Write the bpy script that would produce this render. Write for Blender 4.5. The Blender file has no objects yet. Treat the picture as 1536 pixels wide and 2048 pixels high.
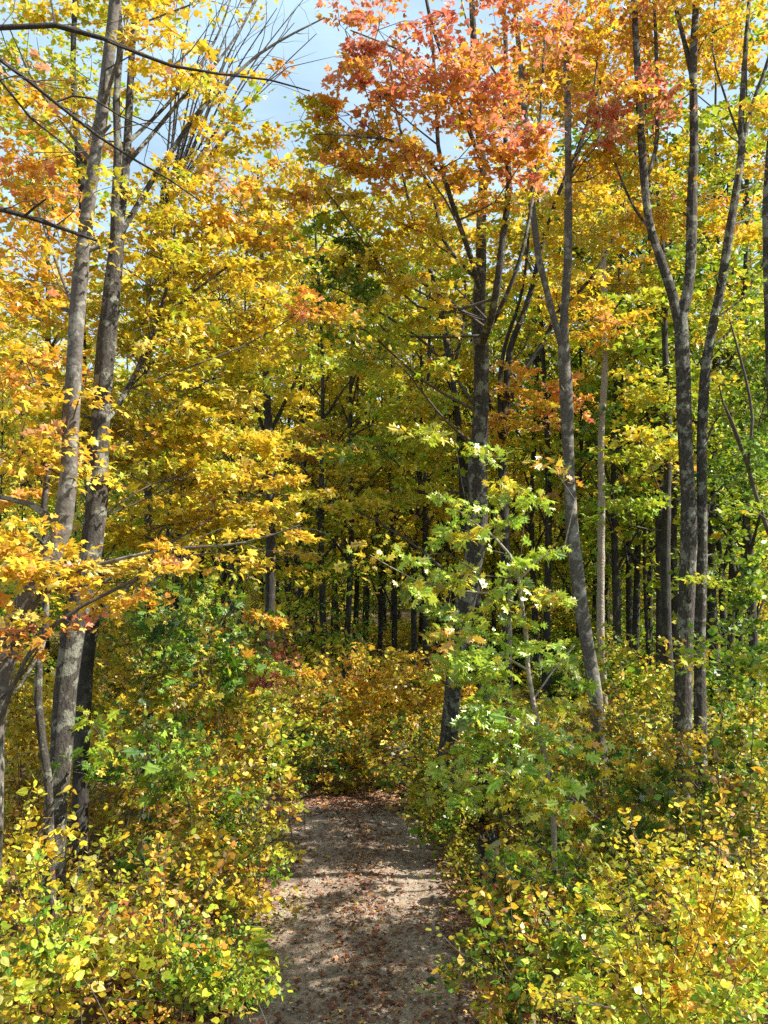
import bpy, math, random
import numpy as np
from mathutils import Vector, Matrix
S = bpy.context.scene
C = S.collection
RNG = np.random.default_rng(11)
random.seed(11)
# ------------------------------------------------------------------ camera
F = 1774.0; H = 4.7; TH = math.radians(2.46)
cam = bpy.data.objects.new('camera', bpy.data.cameras.new('camera'))
C.objects.link(cam); S.camera = cam
cam.location = (0, 0, H); cam.rotation_euler = (math.radians(90) + TH, 0, 0)
cam.data.sensor_fit = 'VERTICAL'; cam.data.sensor_height = 24; cam.data.lens = 24 * F / 2048
cam.data.clip_start = 0.1; cam.data.clip_end = 1500
# ------------------------------------------------------------------ sky and sun
SUN_EL = math.radians(46); SUN_AZ = math.radians(91)      # clockwise from +Y
SUN = np.array([math.sin(SUN_AZ) * math.cos(SUN_EL), math.cos(SUN_AZ) * math.cos(SUN_EL), math.sin(SUN_EL)])
W = bpy.data.worlds.new('World'); S.world = W; W.use_nodes = True
wn = W.node_tree; wn.nodes.clear()
sky = wn.nodes.new('ShaderNodeTexSky'); sky.sky_type = 'NISHITA'; sky.sun_disc = False
sky.sun_elevation = SUN_EL; sky.sun_rotation = SUN_AZ
sky.air_density = 1.0; sky.dust_density = 2.0; sky.ozone_density = 1.5
bg = wn.nodes.new('ShaderNodeBackground'); bg.inputs[1].default_value = 0.07
wo = wn.nodes.new('ShaderNodeOutputWorld')
wtc = wn.nodes.new('ShaderNodeTexCoord'); wmp = wn.nodes.new('ShaderNodeMapping'); wmp.inputs['Scale'].default_value = (1.6, 1.6, 5)
wnz = wn.nodes.new('ShaderNodeTexNoise'); wnz.inputs['Scale'].default_value = 2.2; wnz.inputs['Detail'].default_value = 7; wnz.inputs['Roughness'].default_value = .6
wn.links.new(wtc.outputs['Generated'], wmp.inputs[0]); wn.links.new(wmp.outputs[0], wnz.inputs['Vector'])
wmr = wn.nodes.new('ShaderNodeMapRange'); wmr.inputs[1].default_value = .35; wmr.inputs[2].default_value = .75; wmr.inputs[3].default_value = .45; wmr.inputs[4].default_value = .8
wn.links.new(wnz.outputs['Fac'], wmr.inputs[0])
wmx = wn.nodes.new('ShaderNodeMix'); wmx.data_type = 'RGBA'; wmx.inputs[7].default_value = (5.0, 6.9, 8.2, 1)
wn.links.new(wmr.outputs[0], wmx.inputs[0]); wn.links.new(sky.outputs[0], wmx.inputs[6]); wn.links.new(wmx.outputs[2], bg.inputs[0]); wn.links.new(bg.outputs[0], wo.inputs[0])
sl = bpy.data.lights.new('sun', 'SUN'); sl.energy = 5.0; sl.angle = math.radians(0.5); sl.color = (1.0, 0.95, 0.86)
so = bpy.data.objects.new('sun', sl); C.objects.link(so)
so.rotation_euler = Vector(SUN).to_track_quat('Z', 'Y').to_euler()
S.view_settings.view_transform = 'Standard'; S.view_settings.look = 'None'
S.view_settings.exposure = 1.36; S.view_settings.gamma = 1.0
S.render.engine = 'CYCLES'
cy = S.cycles
cy.max_bounces = 5; cy.diffuse_bounces = 3; cy.glossy_bounces = 2; cy.transmission_bounces = 3; cy.transparent_max_bounces = 4
cy.use_denoising = False; cy.sample_clamp_indirect = 4.0

# ------------------------------------------------------------------ helpers
def P(px, py, Y):
    u = (px - 768) / F; v = (1024 - py) / F
    d = np.array([u, math.cos(TH) - v * math.sin(TH), math.sin(TH) + v * math.cos(TH)])
    return np.array([0, 0, H]) + d * (Y / d[1])
def proj(p):
    d = np.asarray(p) - np.array([0, 0, H])
    c, s = math.cos(TH), math.sin(TH)
    fy = d[..., 1] * c + d[..., 2] * s; up = -d[..., 1] * s + d[..., 2] * c
    return 768 + F * d[..., 0] / fy, 1024 - F * up / fy
def norm(a): return a / np.maximum(np.linalg.norm(a, axis=-1, keepdims=True), 1e-9)
def tag(o, label=None, cat=None, group=None, kind=None):
    if label: o['label'] = label
    if cat: o['category'] = cat
    if group: o['group'] = group
    if kind: o['kind'] = kind
    return o
def link(o, parent=None):
    C.objects.link(o)
    if parent is not None:
        o.parent = parent
    return o
def thing(name, loc, label, cat, group=None):
    o = bpy.data.objects.new(name, None); o.empty_display_size = 0.2
    o.location = loc; C.objects.link(o)
    return tag(o, label, cat, group)
def npmesh(name, verts, loops, sizes, mat, colors=None, smooth=False):
    """verts (n,3); loops flat vertex indices; sizes per face; colors per face."""
    me = bpy.data.meshes.new(name)
    me.vertices.add(len(verts)); me.vertices.foreach_set('co', np.ascontiguousarray(verts, dtype=np.float32).ravel())
    me.loops.add(len(loops)); me.loops.foreach_set('vertex_index', np.ascontiguousarray(loops, dtype=np.int32))
    me.polygons.add(len(sizes))
    st = np.concatenate([[0], np.cumsum(sizes)[:-1]]).astype(np.int32)
    me.polygons.foreach_set('loop_start', st)
    me.polygons.foreach_set('use_smooth', np.full(len(sizes), smooth, dtype=bool))
    if colors is not None:
        a = me.attributes.new('tint', 'FLOAT_COLOR', 'FACE')
        cc = np.ones((len(sizes), 4), dtype=np.float32); cc[:, :3] = colors
        a.data.foreach_set('color', cc.ravel())
    me.update(calc_edges=True); me.materials.append(mat)
    return me

class Wood:
    def __init__(s): s.v = []; s.l = []; s.n = 0
    def tube(s, pts, rad, sides=8, rough=0.04, seed=None, step=0.25):
        pts = np.asarray(pts, float); rad = np.asarray(rad, float)
        if len(pts) > 2:
            out = []; ro = []
            for i in range(len(pts) - 1):
                p0 = pts[max(i - 1, 0)]; p1 = pts[i]; p2 = pts[i + 1]; p3 = pts[min(i + 2, len(pts) - 1)]
                m = max(1, int(np.linalg.norm(p2 - p1) / step))
                for k in range(m):
                    t = k / m
                    out.append(0.5 * (2 * p1 + (p2 - p0) * t + (2 * p0 - 5 * p1 + 4 * p2 - p3) * t * t + (3 * p1 - p0 - 3 * p2 + p3) * t ** 3))
                    ro.append(rad[i] * (1 - t) + rad[i + 1] * t)
            out.append(pts[-1]); ro.append(rad[-1])
            pts = np.array(out); rad = np.array(ro)
        n = len(pts)
        tan = norm(np.gradient(pts, axis=0)) if n > 1 else np.array([[0, 0, 1.]])
        ref = np.array([0.13, 0.97, 0.2]) if abs(tan.mean(0)[1]) < 0.8 * np.linalg.norm(tan.mean(0)) else np.array([0.1, 0.1, 1.])
        a = norm(np.cross(tan, ref)); b = np.cross(tan, a)
        th = np.linspace(0, 2 * math.pi, sides, endpoint=False)
        g = RNG.standard_normal((n, sides)) * rough
        if sides >= 14:
            wk = np.cumsum(RNG.standard_normal((n, sides)) * .35, axis=0); wk = wk - wk.mean(1, keepdims=True)
            g = g * .6 + .045 * np.sin(wk + 5 * np.arange(sides)[None])
        g = g + .05 * np.sin(np.arange(n) * .7 + RNG.uniform(0, 6))[:, None] * (rad > .03)[:, None]
        rr = rad[:, None] * (1 + g)
        ring = pts[:, None, :] + rr[..., None] * (np.cos(th)[None, :, None] * a[:, None, :] + np.sin(th)[None, :, None] * b[:, None, :])
        s.v.append(ring.reshape(-1, 3))
        i = np.arange(n - 1)[:, None] * sides; j = np.arange(sides)[None, :]; j2 = (j + 1) % sides
        q = np.stack([i + j, i + j2, i + sides + j2, i + sides + j], -1).reshape(-1, 4) + s.n
        s.l.append(q); s.n += n * sides
        return pts, rad
    def build(s, name, mat, parent, origin, kind=None):
        v = np.concatenate(s.v) - origin; q = np.concatenate(s.l)
        me = npmesh(name, v, q.ravel(), np.full(len(q), 4), mat, smooth=True)
        o = link(bpy.data.objects.new(name, me), parent)
        if kind: o['kind'] = kind
        return o

# ------------------------------------------------------------------ materials
def mat(name):
    m = bpy.data.materials.new(name); m.use_nodes = True; m.node_tree.nodes.clear()
    return m, m.node_tree.nodes, m.node_tree.links
def leaf_material(name, use_object=False, gloss=0.10, rough=0.46, trans=0.42):
    m, N, L = mat(name)
    out = N.new('ShaderNodeOutputMaterial')
    if use_object:
        src = N.new('ShaderNodeObjectInfo'); col = src.outputs['Color']
    else:
        src = N.new('ShaderNodeAttribute'); src.attribute_name = 'tint'; col = src.outputs['Color']
    tc = N.new('ShaderNodeTexCoord')
    nz = N.new('ShaderNodeTexNoise'); nz.inputs['Scale'].default_value = 28 if not use_object else 9; nz.inputs['Detail'].default_value = 3
    L.new(tc.outputs['Object'], nz.inputs['Vector'])
    mr = N.new('ShaderNodeMapRange'); mr.inputs[1].default_value = 0.3; mr.inputs[2].default_value = 0.7
    mr.inputs[3].default_value = 0.72; mr.inputs[4].default_value = 1.22
    L.new(nz.outputs['Fac'], mr.inputs[0])
    mul = N.new('ShaderNodeVectorMath'); mul.operation = 'SCALE'
    L.new(col, mul.inputs[0]); L.new(mr.outputs[0], mul.inputs['Scale'])
    d = N.new('ShaderNodeBsdfDiffuse'); t = N.new('ShaderNodeBsdfTranslucent'); g = N.new('ShaderNodeBsdfGlossy')
    L.new(mul.outputs[0], d.inputs[0])
    gm = N.new('ShaderNodeGamma'); gm.inputs[1].default_value = 1.03; L.new(mul.outputs[0], gm.inputs[0])
    sc = N.new('ShaderNodeVectorMath'); sc.operation = 'SCALE'; sc.inputs['Scale'].default_value = 1.12
    L.new(gm.outputs[0], sc.inputs[0]); L.new(sc.outputs[0], t.inputs[0])
    g.inputs['Roughness'].default_value = rough; g.inputs['Color'].default_value = (1, 1, 1, 1)
    mx = N.new('ShaderNodeMixShader'); mx.inputs[0].default_value = trans
    L.new(d.outputs[0], mx.inputs[1]); L.new(t.outputs[0], mx.inputs[2])
    lw = N.new('ShaderNodeFresnel'); lw.inputs[0].default_value = 1.4
    fm = N.new('ShaderNodeMath'); fm.operation = 'MULTIPLY_ADD'; fm.inputs[1].default_value = 0.10 + gloss * .4; fm.inputs[2].default_value = gloss * 0.12
    fm.use_clamp = True
    L.new(lw.outputs[0], fm.inputs[0])
    m2 = N.new('ShaderNodeMixShader'); L.new(fm.outputs[0], m2.inputs[0])
    L.new(mx.outputs[0], m2.inputs[1]); L.new(g.outputs[0], m2.inputs[2])
    L.new(m2.outputs[0], out.inputs[0])
    return m
def bark_material(name, dark, light, lichen, scale=9.0, lich_amt=0.5, stretch=0.22, bump=0.6, rings=False):
    m, N, L = mat(name)
    out = N.new('ShaderNodeOutputMaterial'); p = N.new('ShaderNodeBsdfPrincipled'); p.inputs['Roughness'].default_value = 0.9
    tc = N.new('ShaderNodeTexCoord'); mp = N.new('ShaderNodeMapping')
    mp.inputs['Scale'].default_value = (1, 1, stretch); L.new(tc.outputs['Object'], mp.inputs['Vector'])
    n1 = N.new('ShaderNodeTexNoise'); n1.inputs['Scale'].default_value = scale * 3; n1.inputs['Detail'].default_value = 6; n1.inputs['Roughness'].default_value = 0.7
    n2 = N.new('ShaderNodeTexNoise'); n2.inputs['Scale'].default_value = scale * 0.45; n2.inputs['Detail'].default_value = 5; n2.inputs['Roughness'].default_value = 0.65
    L.new(mp.outputs[0], n1.inputs['Vector']); L.new(tc.outputs['Object'], n2.inputs['Vector'])
    r = N.new('ShaderNodeValToRGB'); r.color_ramp.elements[0].position = 0.35; r.color_ramp.elements[1].position = 0.68
    r.color_ramp.elements[0].color = (*dark, 1); r.color_ramp.elements[1].color = (*light, 1)
    L.new(n1.outputs['Fac'], r.inputs[0])
    r2 = N.new('ShaderNodeValToRGB'); r2.color_ramp.elements[0].position = 0.52; r2.color_ramp.elements[1].position = 0.58
    r2.color_ramp.elements[0].color = (0, 0, 0, 1); r2.color_ramp.elements[1].color = (lich_amt,) * 3 + (1,)
    L.new(n2.outputs['Fac'], r2.inputs[0])
    mx = N.new('ShaderNodeMix'); mx.data_type = 'RGBA'; L.new(r2.outputs[0], mx.inputs[0])
    L.new(r.outputs[0], mx.inputs[6]); mx.inputs[7].default_value = (*lichen, 1)
    L.new(mx.outputs[2], p.inputs['Base Color'])
    b = N.new('ShaderNodeBump'); b.inputs['Strength'].default_value = bump; b.inputs['Distance'].default_value = 0.045
    if rings:
        wv = N.new('ShaderNodeTexWave'); wv.bands_direction = 'Z'; wv.inputs['Scale'].default_value = 2.3; wv.inputs['Distortion'].default_value = 14; wv.inputs['Detail'].default_value = 4; wv.inputs['Detail Scale'].default_value = 2.5
        L.new(tc.outputs['Object'], wv.inputs['Vector'])
        ad = N.new('ShaderNodeMath'); ad.operation = 'ADD'; L.new(n1.outputs['Fac'], ad.inputs[0]); L.new(wv.outputs['Fac'], ad.inputs[1])
        L.new(ad.outputs[0], b.inputs['Height'])
    else:
        L.new(n1.outputs['Fac'], b.inputs['Height'])
    L.new(b.outputs[0], p.inputs['Normal']); L.new(p.outputs[0], out.inputs[0])
    return m
LEAF = leaf_material('leaf_tissue'); LEAF_G = leaf_material('glossy_leaf_tissue', gloss=0.34, rough=0.36, trans=0.4)
LEAF_O = leaf_material('single_leaf_tissue', True); LEAF_OG = leaf_material('glossy_single_leaf_tissue', True, gloss=0.34, rough=0.36, trans=0.4)
LITTER = leaf_material('fallen_leaf_tissue', gloss=0.12, rough=0.5, trans=0.1)
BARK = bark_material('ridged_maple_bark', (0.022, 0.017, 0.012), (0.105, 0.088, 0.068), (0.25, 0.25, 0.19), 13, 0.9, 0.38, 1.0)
BARK_S = bark_material('smooth_grey_bark', (0.06, 0.05, 0.04), (0.14, 0.122, 0.1), (0.30, 0.29, 0.24), 12, 0.6, 0.8, 0.15, True)
BARK_P = bark_material('pale_tan_bark', (0.2, 0.16, 0.12), (0.36, 0.3, 0.24), (0.42, 0.38, 0.3), 12, 0.5, 0.6, 0.3, True)
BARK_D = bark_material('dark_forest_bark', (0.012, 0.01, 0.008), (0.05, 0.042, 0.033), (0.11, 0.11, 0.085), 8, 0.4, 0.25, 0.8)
TWIG = bark_material('twig_bark', (0.035, 0.027, 0.02), (0.11, 0.09, 0.07), (0.16, 0.15, 0.12), 16, 0.3, 0.6, 0.2)

# ------------------------------------------------------------------ leaf shapes
def mk_leaf(half, fold=0.18, curl=0.18, width=1.0, mid=True):
    v = [(0, 0)] + [(x * width, y) for x, y in half] + [(0, 1)] + [(-x * width, y) for x, y in reversed(half)]
    k = len(half); v = np.array(v, float)
    z = -fold * np.abs(v[:, 0]) - curl * (v[:, 1] - 0.4) ** 2
    V = np.column_stack([v, z]); V[:, 1] -= 0.0
    n = len(V)
    if mid:
        return V, [list(range(0, k + 2)), [0, k + 1] + list(range(k + 2, n))]
    return V, [list(range(n))]
T = {
 'maple': mk_leaf([(.30, -.08), (.22, .14), (.58, .34), (.36, .40), (.40, .62), (.17, .52)], .25, .35),
 'maplelo': mk_leaf([(.30, -.02), (.54, .40), (.17, .50)], .22, .35, mid=False),
 'quad': mk_leaf([(.42, .42)], .22, .2, mid=False),
 'oval': mk_leaf([(.25, .22), (.30, .55)], .3, .4),
 'round': mk_leaf([(.24, .08), (.37, .36), (.20, .74)], .35, .5),
 'oak': mk_leaf([(.06, .10), (.26, .20), (.10, .32), (.42, .52), (.15, .60), (.30, .82), (.07, .80)], .3, .35, 1.05),
}
TM = {k: T[k] for k in T}
single_mesh = {}
def get_single(tn, m):
    key = (tn, m.name)
    if key not in single_mesh:
        V, FS = T[tn]
        lo = sum(FS, []); single_mesh[key] = npmesh('leaf', V, np.array(lo), np.array([len(f) for f in FS]), m)
    return single_mesh[key]

def frames(pos, nor, yaw):
    """leaf frame: y along leaf, z = normal"""
    n = norm(nor)
    r = np.column_stack([np.cos(yaw), np.sin(yaw), np.zeros(len(yaw))])
    y = norm(r - n * (r * n).sum(1)[:, None]); x = np.cross(y, n)
    return x, y, n
def leaves(name, parent, origin, pos, nor, yaw, size, col, tn, material, singles=0, smat=None, kind='stuff'):
    n = len(pos)
    if n == 0: return
    x, y, z = frames(pos, nor, yaw)
    if singles:
        px, py = proj(pos); d = np.linalg.norm(pos - np.array([0, 0, H]), axis=1)
        vis = (px > 0) & (px < 1536) & (py > 0) & (py < 2048)
        score = np.where(vis, size / d * (0.55 + 0.45 * np.abs((z * norm(np.array([0, 0, H]) - pos)).sum(1))), -1)
        # prefer leaves on the camera side of the crown: keep those with the smallest distance
        score = score - 0.004 * (d - d.min()) * (d > 0) * 0.3
        idx = np.argsort(-score)[:min(singles, n, int(vis.sum()))]
        me = get_single(tn, smat)
        for i in idx:
            o = bpy.data.objects.new('leaf', me)
            s = size[i]
            M = np.eye(4); M[:3, 0] = x[i] * s; M[:3, 1] = y[i] * s; M[:3, 2] = z[i] * s; M[:3, 3] = pos[i] - origin
            C.objects.link(o); o.parent = parent
            o.matrix_local = Matrix(M.tolist()); o.color = (*[float(c) for c in col[i]], 1)
        keep = np.ones(n, bool); keep[idx] = False
        pos, x, y, z, size, col = pos[keep], x[keep], y[keep], z[keep], size[keep], col[keep]; n = len(pos)
    if n == 0: return
    V, FS = T['maplelo' if tn == 'maple' else tn]; k = len(V)
    B = np.stack([x, y, z], 1) * size[:, None, None]
    v = np.einsum('kj,njd->nkd', V, B) + (pos - origin)[:, None, :]
    lo = np.array(sum(FS, [])); sz = np.array([len(f) for f in FS])
    L = (np.arange(n)[:, None] * k + lo[None, :]).ravel()
    me = npmesh(name, v.reshape(-1, 3), L, np.tile(sz, n), material, np.repeat(col, len(FS), axis=0))
    o = link(bpy.data.objects.new(name, me), parent)
    if kind: o['kind'] = kind
    return o
# ------------------------------------------------------------------ palettes (real leaf colours)
YEL = (.68, .50, .03); GOLD = (.62, .41, .025); ORG = (.68, .32, .045); RED = (.58, .165, .10); PINK = (.62, .28, .18)
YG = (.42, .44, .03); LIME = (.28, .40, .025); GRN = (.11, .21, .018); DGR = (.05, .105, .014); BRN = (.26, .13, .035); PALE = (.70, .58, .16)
OLIVE = (.26, .25, .03)
PAL = {
 'yellow': [(YEL, 6), (GOLD, 1.8), (YG, 2.4), (PALE, .7), (ORG, .2), (LIME, .5)],
 'yelorg': [(YEL, 3.8), (GOLD, 2.6), (ORG, 1.8), (PINK, .3), (PALE, .5)],
 'orange': [(ORG, 5), (GOLD, 3), (RED, .8), (YEL, 1), (PINK, .7)],
 'red': [(RED, 4.4), (ORG, 1.6), (PINK, 3), (YEL, .5)],
 'redorg': [(RED, 2.2), (YEL, 1.2), (ORG, 3), (PINK, 2), (GOLD, 1)],
 'yelgrn': [(YEL, 2.2), (YG, 4), (LIME, 2), (GOLD, .6)],
 'lime': [(YG, 3), (LIME, 4), (GRN, 2), (YEL, .8)],
 'green': [(GRN, 5), (LIME, 2.5), (DGR, 2), (YG, .7)],
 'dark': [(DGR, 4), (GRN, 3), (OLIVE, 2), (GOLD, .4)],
 'olive': [(OLIVE, 4), (GRN, 2), (GOLD, 2), (BRN, 1), (YG, 1.5)],
 'brown': [(BRN, 2.4), (GOLD, 2.4), (OLIVE, 2), (ORG, .9), (YG, 1.2)],
 'gold': [(GOLD, 4.4), (YEL, 2.2), (BRN, 1.3), (OLIVE, 1.2), (YG, .6)],
 'sapling': [((.40, .54, .05), 5), (LIME, 3), (YG, 2), (YEL, 1), (GRN, 1.3), (ORG, .4)],
 'oak': [(LIME, 4), (GRN, 3), (YG, 3), (YEL, 1), (ORG, .4)],
}
def pick(pal, n, ncl, cl, bias=0.6):
    cs = np.array([c for c, w in PAL[pal]]); w = np.array([w for c, w in PAL[pal]], float); w /= w.sum()
    cc = RNG.choice(len(cs), ncl, p=w)[cl]
    lc = RNG.choice(len(cs), n, p=w)
    a = (RNG.random(n) < bias)[:, None]
    c = np.where(a, cs[cc], cs[lc])
    c = c * 0.75 + cs[lc] * 0.25
    c = c * np.exp(RNG.normal(0, .16, (n, 1))) * np.exp(RNG.normal(0, .06, (n, 3)))
    return np.clip(c, .01, .8)
def blob_leaves(cen, rad, n, pal, size, per=45, crad=0.38, flat=0.22, tilt=0.75, up=1.0, shell=0.35, bias=0.6):
    """clumped leaf cloud in an ellipsoid; returns pos, nor, yaw, size, col, clump centres"""
    cen = np.asarray(cen, float); rad = np.asarray(rad, float)
    ncl = max(1, int(n / per))
    d = norm(RNG.standard_normal((ncl, 3))); r = (shell + (1 - shell) * RNG.random(ncl)) ** 0.6
    r *= 1 + .18 * RNG.standard_normal(ncl)
    cc = cen + d * r[:, None] * rad
    cr = crad * (0.6 + 0.8 * RNG.random(ncl))
    cl = RNG.integers(0, ncl, n)
    dd = norm(RNG.standard_normal((n, 3))) * (RNG.random(n) ** 0.5)[:, None]
    dd[:, 2] *= flat
    slope = RNG.normal(0, .28, (ncl, 2))
    off = dd * cr[cl][:, None]
    off[:, 2] += (off[:, :2] * slope[cl]).sum(1) - .25 * (off[:, 0] ** 2 + off[:, 1] ** 2) / np.maximum(cr[cl], .05)
    pos = cc[cl] + off
    nor = np.column_stack([np.zeros(n), np.zeros(n), np.full(n, up)]) + tilt * RNG.standard_normal((n, 3)) + 0.25 * SUN
    yaw = np.arctan2(off[:, 1], off[:, 0]) + RNG.normal(0, .8, n)
    sz = size * np.exp(RNG.normal(0, .3, n))
    return pos, nor, yaw, sz, pick(pal, n, ncl, cl, bias), cc
def cat5(lst): return [np.concatenate([l[i] for l in lst]) for i in range(5)]

# ------------------------------------------------------------------ generic tree from traced stems
def make_tree(name, label, cat, stems, blobs, bark=BARK, group=None, tn='maplelo', lmat=LEAF, smat=LEAF_O, lsize=.085,
              singles=0, dens=1.0, base=None, twigs=True, tilt=.75, crown_name='foliage', sides=12, tw=1.0, side=False):
    """stems: list of (Y or (Y0,Y1), [(px,py,w_px)...]); the first runs down to the ground.
       blobs: (px,py,rx,ry,Y,depth,palette,density)"""
    S3 = []
    for k, (Y, pl) in enumerate(stems):
        n = len(pl); Ys = np.linspace(Y[0], Y[1], n) if isinstance(Y, tuple) else np.full(n, Y)
        pts = [P(a, b, y) for (a, b, w), y in zip(pl, Ys)]; rad = [.86 * w * y / F / 2 for (a, b, w), y in zip(pl, Ys)]
        if k == 0:
            p0 = pts[0]; dirn = (pts[0] - pts[1]); 
            if p0[2] > 0.05:
                g = p0.copy(); g[2] = -0.15; sl_ = dirn[:2] / max(abs(dirn[2]), .3)
                g[:2] += np.clip(sl_, -.3, .3) * min(p0[2], 1.5) * .6
                m_ = (p0 + g) / 2; m_[:2] = p0[:2] + (g[:2] - p0[:2]) * .4
                pts = [g, m_] + pts; rad = [rad[0] * 1.45, rad[0] * 1.08] + rad
            O = np.array([pts[0][0], pts[0][1], 0.0])
        S3.append((np.array(pts), np.array(rad)))
    root = thing(name, O, label, cat, group)
    sk = []; skr = []
    w = Wood(); p, r = w.tube(*S3[0], sides=sides); sk.append(p[2:]); skr.append(r[2:])
    for _ in range(5 if sides > 12 else 0):
        j = RNG.integers(len(p) // 6, int(len(p) * .75)); a_ = RNG.uniform(0, 6.283); ln = r[j] + RNG.uniform(.03, .16)
        d_ = np.array([math.cos(a_), math.sin(a_), RNG.uniform(.2, .8)]); w.tube([p[j], p[j] + d_ * ln * .7, p[j] + d_ * ln], [.028, .02, .012], sides=6)
    w.build('trunk', bark, root, O)
    for pts, rad in S3[1:]:
        allp = np.concatenate(sk); allr = np.concatenate(skr)
        ax, ay = proj(allp); bx, by = proj(pts[0]); j = int(np.argmin((ax - bx) ** 2 + (ay - by) ** 2 + 40 * (allp[:, 1] - pts[0][1]) ** 2))
        if math.hypot(ax[j] - bx, ay[j] - by) < 60:
            sh = allp[j] - pts[0]; pts = pts + sh * np.exp(-np.arange(len(pts)) * 1.2)[:, None]; rad = np.minimum(rad, allr[j] * .92)
        w = Wood(); p, r = w.tube(pts, rad, sides=max(6, sides - 3)); sk.append(p); skr.append(r); w.build('branch', bark, root, O)
    parts_p, parts_r = sk, skr
    sk = np.concatenate(sk); skr = np.concatenate(skr)
    allb = []; tws = Wood(); nt = 0
    def side_twigs(p, r, lv=0):
        acc = 0
        for j in range(2, len(p) - 1):
            acc += np.linalg.norm(p[j] - p[j - 1])
            if acc > .16 + .3 * lv and r[j] < .035:
                acc = RNG.uniform(-.2, .08); t_ = norm(p[j + 1] - p[j - 1]); sd = norm(np.cross(t_, RNG.standard_normal(3)))
                d_ = norm(t_ * .9 + sd * .8 + np.array([0, 0, .25])); ln = RNG.uniform(.25, .9) * (1 - .4 * lv); q = [p[j]]
                for _ in range(4):
                    d_ = norm(d_ + RNG.normal(0, .22, 3)); q.append(q[-1] + d_ * ln / 4)
                r0 = min(r[j] * .6, .007); qq, qr = tws.tube(q, np.linspace(r0, .0013, 5), sides=4, step=.15)
                if lv < 1: side_twigs(qq, qr, 1)
    if side:
        for p, r in zip(parts_p[1:], parts_r[1:]): side_twigs(p, r)
    for bl in blobs:
        px, py, rx, ry, Y, dp, pal, dn = bl
        c = P(px, py, Y); R = np.array([rx * Y / F, dp, ry * Y / F])
        n = int(dn * dens * 950 * math.pi * R[0] * R[2] * (0.085 / lsize) ** 2 * (0.6 + 0.4 * min(dp, 2)))
        if n < 1: continue
        L = blob_leaves(c, R, n, pal, lsize, tilt=tilt, crad=min(.5, .55 * max(R[2], .25) + .12), per=max(12, int(42 * (.085 / lsize))))
        allb.append(L)
        if twigs:
            # limb from the skeleton into the blob, then twigs to every clump
            dz = c[2] - sk[:, 2]; dd = np.linalg.norm(sk - c, axis=1) + np.where(dz < 0.15 * R[2], 1.8, 0) + 2.2 * np.maximum(0, .55 * np.linalg.norm(sk[:, :2] - c[:2], axis=1) - dz) + RNG.normal(0, .35, len(sk))
            i = int(np.argmin(dd)); a = sk[i]; ln = np.linalg.norm(c - a)
            loc = None
            if ln > .5:
                mid = (a + c) / 2 + np.array([RNG.normal(0, .09), RNG.normal(0, .09), RNG.normal(-.03, .07)]) * ln
                far = c + (c - a) / ln * R * .55 * np.array([1, 1, .4])
                r0 = min(skr[i] * .45, .004 + .0075 * ln + .005 * R[0])
                q, qr = tws.tube([a, mid, c, far], [r0, r0 * .72, r0 * .42, .003], sides=6, step=.3)
                loc = q[len(q) // 3:]
            cc = L[5]
            base_pts = loc if loc is not None else sk
            for cpt in cc[:: max(1, int(len(cc) / 60))]:
                dd = np.linalg.norm(base_pts - cpt, axis=1); j = int(np.argmin(dd)); b = base_pts[j]
                ln = dd[j]
                if ln < .1 or ln > 4: continue
                mid = (b + cpt) / 2 + RNG.normal(0, .07, 3) * ln
                r0 = .0035 + .0035 * ln
                tws.tube([b, mid, cpt], [r0 * tw, r0 * .7 * tw, .0022], sides=4, step=.35)
    if tws.n: tws.build('twigs', TWIG, root, O, 'stuff')
    if allb:
        p_, n_, y_, s_, c_ = cat5(allb)
        leaves(crown_name, root, O, p_, n_, y_, s_, c_, tn, lmat, singles, smat)
    return root

# ------------------------------------------------------------------ ground, path
def path_cx(y):
    y = np.asarray(y, float)
    return -0.30 - 0.02 * (y - 9) - np.where(y > 14.5, .16 * np.maximum(y - 14.5, 0) ** 1.9, 0)
def hfun(x, y):
    dpath = np.abs(x - path_cx(np.minimum(y, 22)))
    k = np.clip((dpath - 1.5) / 2.5, 0, 1); k = k * k * (3 - 2 * k)
    h = .12 * np.sin(x * .45 + 1.3) * np.cos(y * .31) + .05 * np.sin(x * 1.7 + y * .9) + .12 * np.clip((dpath - 1.4) / 1.2, 0, 1)
    return h * k
def grid(name, xs, ys, zf, material, kind='structure'):
    X, Y = np.meshgrid(xs, ys); Z = zf(X, Y)
    v = np.stack([X, Y, Z], -1).reshape(-1, 3); nx, ny = len(xs), len(ys)
    i = (np.arange(ny - 1)[:, None] * nx + np.arange(nx - 1)[None, :]).ravel()
    q = np.column_stack([i, i + 1, i + nx + 1, i + nx])
    me = npmesh(name, v, q.ravel(), np.full(len(q), 4), material, smooth=True)
    return tag(link(bpy.data.objects.new(name, me)), kind=kind)
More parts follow.
